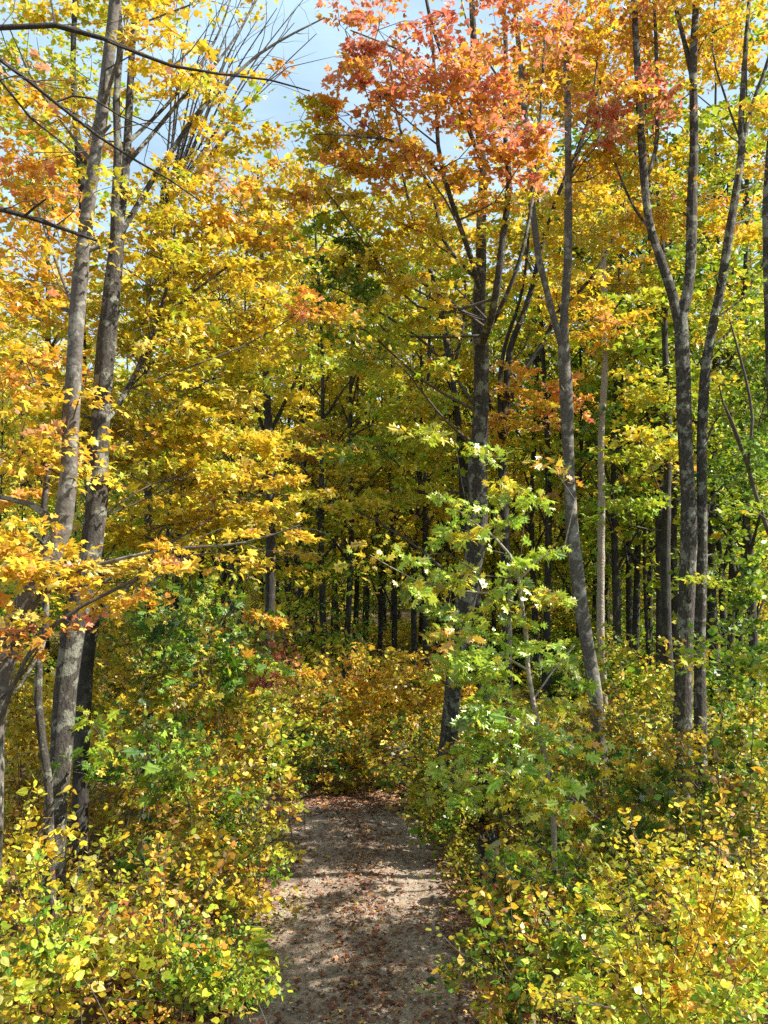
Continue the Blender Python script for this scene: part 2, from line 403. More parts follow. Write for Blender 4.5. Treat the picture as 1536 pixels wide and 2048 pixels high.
def ground_material():
    m, N, L = mat('forest_floor')
    out = N.new('ShaderNodeOutputMaterial'); p = N.new('ShaderNodeBsdfPrincipled'); p.inputs['Roughness'].default_value = .95
    tc = N.new('ShaderNodeTexCoord')
    v = N.new('ShaderNodeTexVoronoi'); v.inputs['Scale'].default_value = 16
    n = N.new('ShaderNodeTexNoise'); n.inputs['Scale'].default_value = 2.2; n.inputs['Detail'].default_value = 6
    L.new(tc.outputs['Object'], v.inputs['Vector']); L.new(tc.outputs['Object'], n.inputs['Vector'])
    sp = N.new('ShaderNodeSeparateColor'); L.new(v.outputs['Color'], sp.inputs[0])
    r = N.new('ShaderNodeValToRGB'); e = r.color_ramp.elements
    e[0].color = (.05, .028, .014, 1); e[1].color = (.26, .15, .05, 1); e[1].position = .95
    x = e.new(.35); x.color = (.12, .06, .025, 1); x = e.new(.6); x.color = (.2, .095, .03, 1); x = e.new(.8); x.color = (.07, .075, .025, 1)
    L.new(sp.outputs[0], r.inputs[0])
    mx = N.new('ShaderNodeMix'); mx.data_type = 'RGBA'; r2 = N.new('ShaderNodeValToRGB'); r2.color_ramp.elements[0].position = .45; r2.color_ramp.elements[1].position = .7
    L.new(n.outputs['Fac'], r2.inputs[0]); L.new(r2.outputs[0], mx.inputs[0])
    L.new(r.outputs[0], mx.inputs[6]); mx.inputs[7].default_value = (.05, .06, .02, 1)
    L.new(mx.outputs[2], p.inputs['Base Color'])
    b = N.new('ShaderNodeBump'); b.inputs['Strength'].default_value = .8; b.inputs['Distance'].default_value = .04
    L.new(v.outputs['Distance'], b.inputs['Height']); L.new(b.outputs[0], p.inputs['Normal']); L.new(p.outputs[0], out.inputs[0])
    return m
def path_material():
    m, N, L = mat('gravel_path')
    out = N.new('ShaderNodeOutputMaterial'); p = N.new('ShaderNodeBsdfPrincipled'); p.inputs['Roughness'].default_value = .92
    tc = N.new('ShaderNodeTexCoord')
    n = N.new('ShaderNodeTexNoise'); n.inputs['Scale'].default_value = 1.4; n.inputs['Detail'].default_value = 8; n.inputs['Roughness'].default_value = .7
    v = N.new('ShaderNodeTexVoronoi'); v.inputs['Scale'].default_value = 55
    L.new(tc.outputs['Object'], n.inputs['Vector']); L.new(tc.outputs['Object'], v.inputs['Vector'])
    r = N.new('ShaderNodeValToRGB'); e = r.color_ramp.elements
    e[0].position = .3; e[0].color = (.13, .09, .063, 1); e[1].position = .72; e[1].color = (.38, .30, .215, 1)
    L.new(n.outputs['Fac'], r.inputs[0])
    sp = N.new('ShaderNodeSeparateColor'); L.new(v.outputs['Color'], sp.inputs[0])
    mr = N.new('ShaderNodeMapRange'); mr.inputs[3].default_value = .6; mr.inputs[4].default_value = 1.35; L.new(sp.outputs[0], mr.inputs[0])
    sc = N.new('ShaderNodeVectorMath'); sc.operation = 'SCALE'; L.new(r.outputs[0], sc.inputs[0]); L.new(mr.outputs[0], sc.inputs['Scale'])
    L.new(sc.outputs[0], p.inputs['Base Color'])
    b = N.new('ShaderNodeBump'); b.inputs['Strength'].default_value = .7; b.inputs['Distance'].default_value = .012
    L.new(v.outputs['Distance'], b.inputs['Height']); L.new(b.outputs[0], p.inputs['Normal']); L.new(p.outputs[0], out.inputs[0])
    return m
GM = ground_material()
xs = np.unique(np.concatenate([np.linspace(-700, -30, 18), np.linspace(-30, 30, 161), np.linspace(30, 700, 18)]))
ys = np.unique(np.concatenate([np.linspace(-300, -5, 12), np.linspace(-5, 70, 161), np.linspace(70, 900, 18)]))
grid('ground', xs, ys, hfun, GM)
# path strip: crowned in the middle, two worn wheel tracks
ys_ = np.concatenate([np.linspace(-6, 14, 80), np.linspace(14.1, 22, 60)]); cxs = path_cx(ys_)
tx = np.gradient(cxs, ys_); nrm = np.stack([np.ones_like(tx), -tx], -1); nrm = norm(nrm)
off = np.linspace(-1.5, 1.5, 25)
zz = .022 + .028 * np.exp(-(off / .28) ** 2) - .012 * np.exp(-((np.abs(off) - .75) / .3) ** 2)
pv = np.zeros((len(ys_), 25, 3)); pv[..., 0] = cxs[:, None] + off[None] * nrm[:, :1]; pv[..., 1] = ys_[:, None] + off[None] * nrm[:, 1:]
pv[..., 2] = zz[None] + .006 * RNG.standard_normal((len(ys_), 25))
i = (np.arange(len(ys_) - 1)[:, None] * 25 + np.arange(24)[None, :]).ravel(); q = np.column_stack([i, i + 1, i + 26, i + 25])
tag(link(bpy.data.objects.new('path', npmesh('path', pv.reshape(-1, 3), q.ravel(), np.full(len(q), 4), path_material(), smooth=True))), kind='structure')

# fallen leaves on the path and its verges
def litter():
    n = 62000
    y = RNG.uniform(5, 19.5, n); o = RNG.uniform(-2.6, 2.6, n)
    patch = .5 + .5 * np.sin(o * 3.1 + y * .9 + np.sin(y * 1.7) * 1.4) * np.cos(y * 1.3 - o)
    d = .06 + .9 * np.clip((np.abs(o) - 1.0) / .45, 0, 1) + .38 * np.exp(-((o - .1) / .33) ** 2) + .16 * patch
    d += .8 * np.clip((y - 15.6) / 1, 0, 1) + np.where((o > .5) & (y < 12), .28 * patch, 0)
    k = RNG.random(n) < d; y, o = y[k], o[k]; n = len(y)
    x = path_cx(y) + o * 1.0
    z = np.where(np.abs(o) < 1.45, .035 + .025 * np.exp(-(o / .28) ** 2), hfun(x, y) + .02)
    pos = np.column_stack([x, y, z + RNG.uniform(0, .02, n)])
    nor = np.column_stack([RNG.normal(0, .35, n), RNG.normal(0, .35, n), np.ones(n)])
    cs = np.array([(.16, .06, .035), (.24, .10, .05), (.30, .16, .07), (.11, .05, .03), (.42, .26, .10), (.5, .33, .06)])
    c = cs[RNG.choice(6, n, p=[.33, .26, .17, .14, .07, .03])] * np.exp(RNG.normal(0, .2, (n, 1)))
    sz = np.exp(RNG.normal(0, .3, n)) * .047
    V = T['maplelo'][0].copy(); 
    o_ = leaves('fallen_leaves', None, np.zeros(3), pos, nor, RNG.uniform(0, 6.28, n), sz, c, 'maplelo', LITTER)
    tag(o_, 'dry reddish brown leaves scattered over the gravel path and its edges', 'fallen leaves')
litter()
def pebbles():
    n = 5000; y = RNG.uniform(6, 17.5, n); o = RNG.normal(0, .75, n); y, o = y[np.abs(o) < 1.5], o[np.abs(o) < 1.5]; n = len(y)
    x = path_cx(y) + o; c = np.column_stack([x, y, np.full(n, .028) + .028 * np.exp(-(o / .28) ** 2)])
    V = np.array([(1, 0, 0), (0, 1, 0), (-1, 0, 0), (0, -1, 0), (0, 0, .7), (0, 0, -.5)], float); FC = [(0, 1, 4), (1, 2, 4), (2, 3, 4), (3, 0, 4), (1, 0, 5), (2, 1, 5), (3, 2, 5), (0, 3, 5)]
    sz = .009 * np.exp(RNG.normal(0, .45, n)); v = V[None] * sz[:, None, None] * RNG.uniform(.6, 1.3, (n, 6, 1)) + c[:, None]
    L = (np.arange(n)[:, None] * 6 + np.array(sum(map(list, FC), []))[None]).ravel()
    col = np.array([.3, .26, .21]) * np.exp(RNG.normal(0, .35, (n, 1)))
    me = npmesh('pebbles', v.reshape(-1, 3), L, np.full(n * 8, 3), LITTER, np.repeat(col, 8, axis=0)); o_ = link(bpy.data.objects.new('pebbles', me)); tag(o_, 'small pale stones pressed into the gravel path', 'pebbles', kind='stuff')
pebbles()

#SECTION_TREES
# ------------------------------------------------------------------ the traced trees of the foreground
make_tree('maple_tree', 'smooth grey trunk leaning in from the far left edge and curving up to the top', 'tree',
  [((8.3, 8.9), [(-15, 1480, 54), (-2, 1370, 52), (25, 1255, 50), (60, 1190, 48), (100, 1120, 46), (126, 1055, 44), (137, 960, 40), (142, 850, 38), (150, 700, 35), (160, 560, 33), (172, 450, 31), (188, 330, 29), (205, 220, 29), (218, 110, 26), (230, 0, 24), (240, -110, 22), (255, -260, 17), (262, -420, 9)]),
   ((8.3, 8.0), [(70, 1165, 20), (135, 1140, 13), (195, 1128, 9), (320, 1100, 7), (485, 1086, 5), (600, 1050, 3)]),
   ((8.3, 8.6), [(120, 1060, 20), (60, 1010, 14), (-30, 990, 9)]),
   ((8.7, 9.4), [(134, 640, 12), (118, 560, 8), (85, 450, 6), (55, 380, 3)]),
   ((8.7, 8.6), [(180, 350, 12), (165, 310, 9), (120, 240, 7), (60, 150, 5), (20, 60, 3)]),
   ((8.6, 8.2), [(205, 215, 10), (225, 150, 8), (250, 70, 6), (300, 40, 5), (380, 10, 4)])],
  [(60, 1115, 95, 60, 8.1, .7, 'yelorg', 1.0), (210, 1165, 150, 42, 8.1, .5, 'yelorg', 1.2), (390, 1110, 140, 40, 8.1, .4, 'yelorg', .75), (560, 1060, 90, 28, 8.0, .3, 'yelorg', .7),
   (30, 1290, 60, 45, 8.2, .4, 'orange', .9), (40, 900, 90, 80, 8.6, .8, 'yelorg', .7), (50, 720, 90, 90, 9.2, .9, 'yelorg', .8), (60, 560, 100, 90, 9.4, .9, 'yelorg', .8),
   (50, 400, 90, 80, 9.2, .9, 'orange', .8), (60, 260, 90, 70, 8.8, .8, 'yelorg', .45), (300, 90, 140, 60, 8.4, .8, 'yelorg', .35), (60, 40, 90, 60, 8.6, .8, 'yellow', .3),
   (270, -110, 300, 80, 8.8, 1.2, 'yelorg', .25), (170, 760, 70, 220, 8.2, .25, 'yelorg', .14), (180, 330, 80, 160, 8.5, .3, 'yellow', .14), (30, 1200, 60, 60, 8.0, .4, 'yelorg', .5), (20, 1060, 60, 60, 8.2, .5, 'yelorg', .7), (120, 1230, 60, 22, 7.9, .2, 'orange', .5)],
  bark=BARK_S, side=True, tn='maple', singles=300, lsize=.074, sides=22)
make_tree('maple_tree', 'tall grey left trunk with rough flaking base, forking high up into upright limbs', 'tree',
  [((9.4, 10.0), [(108, 1715, 50), (112, 1600, 49), (122, 1500, 50), (130, 1380, 54), (145, 1270, 54), (162, 1190, 52), (184, 1085, 50), (194, 1000, 48), (199, 900, 45), (203, 800, 44), (212, 690, 46), (218, 640, 42), (226, 560, 38), (234, 480, 34), (231, 400, 21), (236, 300, 20), (232, 200, 17), (240, 100, 14), (236, -50, 12), (240, -250, 7)]),
   ((9.9, 10.3), [(232, 500, 24), (242, 430, 21), (252, 330, 19), (259, 200, 17), (264, 100, 16), (272, 0, 14), (285, -150, 9)]),
   ((9.9, 10.8), [(236, 500, 18), (262, 440, 14), (300, 370, 13), (345, 300, 12), (400, 220, 11), (450, 170, 9), (515, 110, 7), (590, 65, 5), (650, 35, 3)]),
   ((10.0, 11.2), [(252, 330, 12), (300, 275, 10), (370, 190, 9), (430, 130, 7), (480, 60, 5), (520, -20, 4)]),
   ((10.0, 11.4), [(256, 290, 11), (330, 215, 8), (400, 130, 7), (440, 60, 5), (470, -30, 3)]),
   ((10.0, 10.6), [(200, 860, 16), (232, 820, 13), (275, 740, 12), (300, 680, 10), (330, 590, 8), (345, 520, 6), (350, 440, 4)]),
   ((10.0, 10.9), [(268, 760, 9), (310, 690, 9), (345, 620, 7), (420, 560, 6), (500, 500, 4)]),
   ((10.0, 10.2), [(165, 1180, 14), (190, 1040, 11), (172, 960, 8), (182, 900, 5)])],
  [(330, 520, 130, 80, 10.6, 1., 'yellow', .85), (440, 600, 150, 70, 11, 1., 'yellow', .8), (330, 690, 140, 70, 10.6, .9, 'yellow', .8), (360, 820, 180, 60, 10.8, .9, 'yellow', .95), (480, 900, 150, 45, 11, .9, 'yellow', 1.),
   (330, 960, 170, 55, 10.6, .9, 'yellow', 1.), (500, 990, 150, 45, 11, .9, 'gold', .9), (330, 1050, 180, 45, 10.8, .8, 'yellow', .85), (330, 400, 130, 60, 10.8, 1., 'yellow', .7),
   (480, 420, 90, 60, 11.3, 1., 'yelorg', .8), (540, 480, 90, 55, 11.5, 1., 'yelorg', .8), (120, 480, 90, 80, 10.8, 1., 'yelorg', .6), (110, 800, 100, 90, 10.8, 1., 'yellow', .8), (90, 960, 90, 60, 10.5, .8, 'yellow', .8),
   (610, 620, 90, 30, 11, .6, 'orange', .8), (370, 230, 110, 50, 10.5, .9, 'yellow', .3), (180, 160, 110, 60, 11, .9, 'yelgrn', .35), (440, 120, 100, 50, 10.8, .8, 'yelorg', .2), (300, -110, 260, 70, 10.5, 1.3, 'yellow', .25),
   (250, 620, 90, 60, 11, .8, 'yellow', .8), (420, 760, 160, 60, 11.4, .9, 'yelgrn', .8), (280, 880, 150, 50, 11, .8, 'yellow', .9), (430, 330, 90, 50, 11.4, .8, 'yelorg', .6), (500, 690, 120, 50, 11.6, .9, 'yellow', .8), (400, 500, 120, 60, 11.5, .9, 'yelorg', .8),
   (230, 1090, 110, 40, 10.8, .7, 'yellow', .8), (450, 1050, 120, 35, 11.3, .7, 'gold', .9), (160, 250, 90, 60, 10.4, .7, 'yelorg', .5), (330, 150, 90, 50, 10.4, .7, 'yelorg', .4)],
  bark=BARK, singles=260, side=True, tn='maple', lsize=.07, sides=22)
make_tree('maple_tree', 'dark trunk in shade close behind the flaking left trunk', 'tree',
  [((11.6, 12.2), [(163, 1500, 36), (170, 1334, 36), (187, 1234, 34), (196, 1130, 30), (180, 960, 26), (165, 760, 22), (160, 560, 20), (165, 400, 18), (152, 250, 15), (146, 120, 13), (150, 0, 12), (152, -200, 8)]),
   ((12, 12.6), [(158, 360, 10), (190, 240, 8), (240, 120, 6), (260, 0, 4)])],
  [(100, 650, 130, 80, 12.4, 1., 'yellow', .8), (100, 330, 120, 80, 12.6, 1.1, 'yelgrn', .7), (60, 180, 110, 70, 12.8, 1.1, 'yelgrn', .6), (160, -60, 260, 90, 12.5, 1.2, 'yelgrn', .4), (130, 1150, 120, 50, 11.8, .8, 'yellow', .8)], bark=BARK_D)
make_tree('young_tree', 'thin crooked stem left of the flaking trunk', 'tree',
  [((9.0, 9.2), [(96, 1560, 19), (84, 1480, 18), (76, 1400, 17), (78, 1310, 17), (90, 1262, 17), (93, 1180, 16), (90, 1090, 17), (88, 1010, 15), (96, 940, 13), (122, 885, 10), (130, 800, 7)]),
   ((9.0, 8.6), [(80, 1330, 7), (40, 1380, 6), (10, 1400, 4), (-30, 1420, 3)]), ((9.1, 8.7), [(90, 1080, 8), (50, 1050, 6), (0, 1075, 4)])],
  [(40, 1010, 70, 40, 9, .5, 'yelorg', .5), (120, 740, 50, 60, 9.3, .5, 'orange', .3)], bark=BARK, tn='maple', lsize=.09, singles=80)
make_tree('overhanging_tree', 'tree rooted beyond the left edge whose bare dark branches reach across the upper left', 'tree',
  [((6.6, 6.9), [(-330, 1700, 70), (-330, 1200, 66), (-300, 800, 60), (-290, 400, 52), (-270, 0, 42), (-250, -400, 20)]),
   ((6.8, 7.6), [(-290, 330, 20), (-150, 120, 17), (0, 55, 14), (110, 50, 13), (210, 78, 11), (280, 108, 9), (345, 132, 8), (440, 148, 6), (540, 160, 5), (620, 182, 3)]),
   ((6.8, 7.2), [(-290, 300, 16), (-120, 80, 12), (0, 122, 10), (60, 165, 9), (110, 205, 8), (200, 275, 7), (270, 320, 6), (340, 360, 4), (400, 402, 3)]),
   ((7.0, 7.3), [(110, 206, 5), (145, 192, 5), (185, 197, 4.5), (240, 232, 4), (310, 262, 3), (360, 300, 2)]),
   ((6.8, 7.2), [(-290, 600, 26), (-130, 440, 17), (0, 418, 14), (50, 432, 12), (110, 452, 10), (195, 482, 6)]),
   ((7.0, 6.9), [(48, 432, 7), (68, 415, 6), (92, 398, 4)]),
   ((7.0, 7.4), [(85, 40, 5), (95, 0, 4), (110, -60, 3)]), ((7.2, 7.6), [(420, 146, 4), (445, 110, 3), (450, 70, 2)]),
   ((6.8, 7.2), [(-200, 60, 9), (0, 160, 6), (60, 235, 5), (130, 290, 4), (170, 335, 2)])],
  [(-150, 700, 120, 120, 7, .9, 'orange', .5), (-200, 150, 150, 120, 7, 1, 'yelorg', .4), (300, 20, 100, 30, 7.4, .4, 'yellow', .25), (480, 180, 80, 30, 7.6, .4, 'yelgrn', .22), (100, 120, 60, 40, 7.2, .4, 'yelorg', .25), (420, 190, 40, 20, 7.4, .3, 'yellow', .3)],
  bark=BARK_D, tn='maple', lsize=.08, singles=120, side=True)
def fan():
    st = [((13.5, 13.8), [(300, 1250, 15), (296, 900, 14), (296, 700, 13), (300, 560, 12), (310, 470, 11), (325, 420, 9)])]
    for k in range(15):
        ex = 345 + 300 * (k + RNG.random()) / 15; ey = RNG.uniform(-80, 120) + (ex - 345) * .12; y1 = RNG.uniform(13, 15)
        st.append(((13.7, y1), [(312 + k * .6, 470 - k * 4, 6), (330 + (ex - 330) * .3, 400 + (ey - 400) * .3 + 10, 5), (330 + (ex - 330) * .62, 400 + (ey - 400) * .66, 3.6), (ex, ey, 1.6)]))
    return st
make_tree('bare_tree', 'leafless slim tree whose fine twigs fan up right across the blue sky gap', 'tree', fan(), [(560, 330, 70, 50, 14, .8, 'yelorg', .45), (470, 290, 80, 50, 14, .8, 'yellow', .5), (600, 400, 60, 40, 14, .8, 'yelorg', .6), (520, 400, 80, 40, 14, .8, 'yellow', .7)], bark=BARK_D, lsize=.08, side=True)
# centre
make_tree('maple_tree', 'rough dark central trunk splitting into a fan of limbs under red and orange leaves', 'tree',
  [((16.2, 12.9), [(888, 1600, 42), (898, 1480, 40), (906, 1380, 39), (920, 1270, 40), (938, 1170, 43), (954, 1070, 46), (955, 960, 42), (960, 860, 36), (963, 760, 36), (962, 690, 36), (957, 620, 30), (962, 540, 26), (962, 450, 24), (966, 360, 21), (958, 250, 19), (950, 130, 17), (944, 0, 14), (940, -180, 8)]),
   ((12.4, 12.8), [(964, 700, 24), (985, 630, 19), (996, 560, 18), (1005, 480, 16), (1018, 370, 14), (1010, 260, 12), (1012, 120, 11), (1005, -50, 8)]),
   ((12.4, 12.4), [(952, 580, 13), (938, 510, 13), (915, 440, 12), (893, 370, 11), (876, 290, 10), (872, 180, 8), (860, 40, 5)]),
   ((12.4, 13.4), [(965, 690, 10), (1000, 620, 10), (1040, 520, 9), (1065, 400, 8), (1080, 250, 7), (1090, 60, 5)]),
   ((12.5, 11.6), [(893, 372, 8), (850, 310, 8), (800, 285, 7), (720, 272, 5), (630, 268, 3)]),
   ((12.5, 13.0), [(948, 330, 12), (925, 240, 11), (890, 130, 9), (858, 30, 8), (840, -90, 5)]),
   ((12.6, 12), [(955, 250, 8), (900, 170, 6), (820, 110, 5), (700, 60, 3)]),
   ((12.4, 13.6), [(930, 560, 9), (880, 480, 9), (860, 380, 8), (800, 260, 6), (780, 120, 4)])],
  [(800, 90, 150, 60, 11.9, .9, 'red', 0.64), (690, 60, 60, 45, 11.8, .6, 'red', 0.88), (900, 190, 140, 55, 11.9, .9, 'redorg', 0.80), (760, 190, 110, 50, 12, .9, 'redorg', 0.72), (960, 270, 140, 45, 11.8, .8, 'redorg', 0.88), (1000, 70, 120, 60, 12.4, 1, 'redorg', 0.72),
   (840, 330, 140, 40, 12, .8, 'orange', 0.64), (700, 230, 90, 40, 12.2, .8, 'orange', 0.64), (600, 240, 80, 28, 12, .5, 'yellow', 0.64), (690, 310, 120, 38, 12.6, .8, 'yellow', 0.72), (650, 380, 90, 35, 12.4, .8, 'orange', 0.56),
   (740, 420, 130, 40, 13, .9, 'yellow', 0.72), (860, 470, 120, 40, 13, .9, 'yellow', 0.64), (660, 470, 90, 32, 13.3, .9, 'lime', 0.72), (760, 540, 130, 36, 13, .8, 'yellow', 0.72), (680, 580, 110, 34, 13.4, .9, 'green', .8),
   (860, 620, 110, 36, 13.2, .8, 'yellow', 0.64), (730, 660, 120, 36, 13.6, .9, 'lime', 0.72), (800, 730, 120, 36, 13.4, .8, 'yelgrn', .8), (1040, 330, 90, 40, 12.4, .7, 'redorg', 0.56), (880, -100, 280, 60, 12.6, 1.2, 'red', .35), (560, 170, 60, 25, 11.8, .4, 'orange', 0.20), (900, 380, 120, 40, 12.6, .8, 'yelorg', .8), (1000, 200, 120, 45, 12.8, .8, 'orange', 0.64), (760, 300, 110, 40, 12.4, .8, 'orange', 0.64), (640, 300, 70, 30, 12.4, .6, 'yellow', 0.64), (700, 520, 90, 35, 13.5, .8, 'dark', .7), (1000, 440, 80, 40, 13, .7, 'yellow', 0.56), (870, 540, 90, 35, 12.8, .7, 'yellow', 0.56)],
  bark=BARK, singles=120, tn='maplelo', lsize=.082, sides=22)
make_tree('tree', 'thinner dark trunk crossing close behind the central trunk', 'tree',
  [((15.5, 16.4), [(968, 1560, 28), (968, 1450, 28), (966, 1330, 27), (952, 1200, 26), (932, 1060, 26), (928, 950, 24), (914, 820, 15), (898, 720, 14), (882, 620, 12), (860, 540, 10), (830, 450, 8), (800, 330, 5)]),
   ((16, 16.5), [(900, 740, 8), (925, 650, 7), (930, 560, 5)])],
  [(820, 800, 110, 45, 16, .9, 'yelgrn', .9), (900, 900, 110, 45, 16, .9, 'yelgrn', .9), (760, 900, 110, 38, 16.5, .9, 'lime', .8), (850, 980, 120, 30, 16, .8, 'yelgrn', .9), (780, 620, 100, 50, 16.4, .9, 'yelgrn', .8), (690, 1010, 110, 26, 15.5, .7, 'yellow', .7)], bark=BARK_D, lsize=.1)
make_tree('tree', 'fan of slim stems rising to the right of the central trunk', 'tree',
  [((16, 16.5), [(1012, 1150, 22), (1006, 980, 22), (1004, 880, 20), (1012, 800, 16), (1020, 700, 15), (1060, 590, 13), (1090, 470, 12), (1120, 380, 10), (1155, 300, 8), (1190, 200, 7), (1225, 80, 5)]),
   ((16, 16.8), [(1008, 860, 14), (1040, 760, 12), (1085, 690, 11), (1120, 620, 9), (1180, 560, 8), (1230, 470, 7), (1250, 400, 4)]),
   ((16, 16.5), [(1006, 900, 13), (1000, 780, 11), (1010, 690, 9), (1040, 600, 8), (1055, 500, 6), (1060, 380, 4)]),
   ((16, 15.8), [(1004, 880, 12), (975, 790, 10), (960, 700, 8)])],
  [(1100, 560, 110, 45, 16.6, 1., 'yellow', .8), (1060, 440, 100, 45, 16.8, 1., 'yellow', .8), (1180, 640, 110, 40, 17, 1., 'yelorg', .8), (1080, 780, 90, 50, 16, .9, 'orange', .7), (1030, 830, 90, 45, 15.6, .8, 'yelorg', .7), (1150, 380, 110, 50, 17, 1., 'yelorg', .8), (1060, 660, 90, 40, 16.8, .9, 'yelgrn', .7), (1200, 120, 110, 60, 17, 1., 'orange', .7), (1100, 180, 110, 60, 17, 1.2, 'gold', .8)], bark=BARK_D, lsize=.1)
make_tree('maple_tree', 'slender grey trunk right of centre with a narrow V fork, its base leaning right', 'tree',
  [((14.4, 14.9), [(1198, 1470, 32), (1190, 1390, 32), (1180, 1320, 31), (1166, 1240, 31), (1155, 1150, 30), (1144, 1060, 28), (1139, 960, 26), (1135, 860, 27), (1131, 760, 28), (1127, 700, 28), (1129, 620, 20), (1136, 512, 19), (1136, 400, 18), (1136, 300, 17), (1135, 200, 16), (1132, 90, 15), (1130, 0, 14), (1132, -150, 11), (1138, -300, 6)]),
   ((14.6, 14.6), [(1124, 690, 18), (1108, 640, 16), (1092, 575, 15), (1078, 520, 15), (1067, 430, 14), (1060, 350, 14), (1052, 250, 13), (1040, 120, 12), (1028, 0, 10), (1015, -140, 6)]),
   ((14.7, 14.2), [(1048, 215, 7), (1010, 175, 6), (980, 130, 5), (935, 50, 4), (920, -20, 3)]),
   ((14.7, 14.0), [(1056, 380, 7), (1010, 345, 5), (900, 340, 4)]),
   ((14.7, 15.3), [(1136, 360, 7), (1165, 280, 6), (1190, 160, 5), (1200, 40, 3)])],
  [(1230, 215, 110, 40, 14, .8, 'redorg', 1.0), (1300, 200, 60, 35, 14, .6, 'red', .8), (1120, 110, 110, 60, 14.8, 1, 'orange', .7), (1230, 330, 90, 45, 15, .9, 'yelorg', .7), (1180, 460, 90, 60, 15.3, .9, 'yellow', .6), (1100, -100, 200, 60, 14.8, 1.1, 'orange', .3), (1220, 260, 70, 25, 13.8, .5, 'red', .9)], bark=BARK_S, lsize=.08, sides=18)
make_tree('slim_tree', 'thin pale straight trunk standing between the V forked trunk and the big right pair', 'tree',
  [((21, 21.5), [(1206, 1350, 18), (1201, 1250, 17), (1202, 1120, 18), (1203, 1000, 16), (1202, 880, 15), (1210, 740, 14), (1210, 640, 13), (1208, 540, 12), (1200, 400, 10), (1198, 250, 8), (1200, 80, 5)])],
  [(1220, 560, 110, 50, 21.5, 1.2, 'yelorg', .6), (1200, 440, 90, 60, 21.5, 1.2, 'yellow', .7), (1260, 700, 90, 45, 21.6, 1.2, 'yelgrn', .5)], bark=BARK_P, lsize=.12)
make_tree('maple_tree', 'thickest right hand trunk, dividing in a Y above its middle', 'tree',
  [((13.6, 14.2), [(1363, 1520, 42), (1366, 1400, 40), (1370, 1280, 38), (1374, 1170, 38), (1378, 1050, 36), (1374, 950, 34), (1369, 850, 33), (1367, 760, 33), (1364, 680, 34), (1362, 640, 33), (1376, 580, 26), (1382, 512, 25), (1384, 400, 24), (1388, 300, 22), (1387, 200, 20), (1386, 120, 18), (1392, 0, 15), (1396, -150, 10)]),
   ((13.9, 14.1), [(1360, 665, 22), (1345, 590, 22), (1322, 520, 21), (1302, 460, 19), (1292, 400, 18), (1284, 300, 17), (1278, 200, 16), (1273, 100, 15), (1268, 0, 14), (1262, -150, 9)]),
   ((14.1, 14.5), [(1386, 160, 12), (1372, 95, 11), (1355, 30, 10), (1338, -40, 7)]),
   ((14.0, 14.3), [(1290, 380, 8), (1312, 300, 10), (1314, 200, 9), (1312, 90, 8), (1308, 0, 6)]),
   ((14.0, 14.6), [(1300, 460, 8), (1270, 420, 6), (1235, 340, 5), (1215, 270, 3)])],
  [(1330, 60, 140, 60, 14.4, 1.1, 'yelorg', .55), (1230, 60, 110, 70, 15, 1.1, 'orange', .6), (1340, 190, 70, 45, 14.4, .9, 'yelgrn', .3), (1300, 330, 80, 50, 14.8, .9, 'yellow', .6), (1330, 420, 90, 60, 15, 1, 'yelorg', .6), (1400, 330, 80, 60, 15.4, 1, 'yelgrn', .5), (1420, 60, 90, 60, 15, 1, 'yelorg', .6), (1350, -110, 200, 60, 14.4, 1.2, 'yelorg', .3), (1320, 500, 60, 50, 15, .7, 'yelgrn', .4), (1375, 1120, 38, 150, 13.35, .15, 'yelgrn', .12), (1380, 1330, 42, 110, 13.3, .15, 'olive', .2)], bark=BARK, lsize=.08, sides=22)
make_tree('maple_tree', 'narrower right trunk touching the thickest one at its foot and bowing outward to the right', 'tree',
  [((13.8, 14.2), [(1401, 1500, 28), (1400, 1400, 28), (1399, 1290, 27), (1402, 1150, 26), (1404, 1020, 25), (1403, 930, 24), (1404, 850, 23), (1411, 740, 23), (1422, 670, 22), (1434, 610, 22), (1446, 550, 21), (1456, 480, 20), (1466, 420, 19), (1477, 350, 18), (1484, 290, 17), (1482, 240, 13), (1487, 160, 12), (1492, 80, 11), (1498, 0, 9), (1502, -140, 5)]),
   ((14.1, 14.1), [(1484, 300, 11), (1498, 240, 11), (1512, 190, 10), (1530, 140, 9), (1560, 40, 6)]),
   ((14.1, 14.4), [(1470, 400, 5), (1500, 380, 4), (1540, 350, 3)]), ((14.1, 14.5), [(1480, 270, 5), (1450, 190, 5), (1425, 100, 4), (1430, 0, 3)])],
  [(1480, 80, 90, 60, 14.4, 1., 'yelorg', .35), (1500, 520, 70, 60, 14.8, .9, 'yelgrn', .5), (1440, 240, 60, 40, 14.6, .8, 'yelgrn', .25), (1500, 420, 80, 60, 15.2, .9, 'yelorg', .6), (1510, 250, 70, 50, 15, .9, 'yelgrn', .5), (1460, 640, 80, 60, 15.4, 1, 'yelgrn', .7), (1450, 820, 90, 70, 15.4, 1, 'lime', .8), (1490, 940, 80, 70, 15.6, 1, 'green', .8), (1500, -110, 130, 60, 14.4, 1.1, 'yelorg', .3)], bark=BARK, lsize=.08, sides=18)
make_tree('tree', 'grey trunk cut by the right edge of the picture', 'tree',
  [((12.8, 13), [(1560, 1500, 34), (1556, 1200, 32), (1550, 900, 28), (1542, 700, 25), (1536, 560, 22), (1534, 420, 20), (1538, 330, 18), (1550, 150, 16), (1565, -100, 12)])],
  [(1590, 250, 90, 110, 13, 1, 'yelorg', .5), (1590, 600, 90, 110, 13.4, 1, 'lime', .7), (1540, 780, 80, 110, 14, 1, 'green', .8)], bark=BARK, lsize=.08)
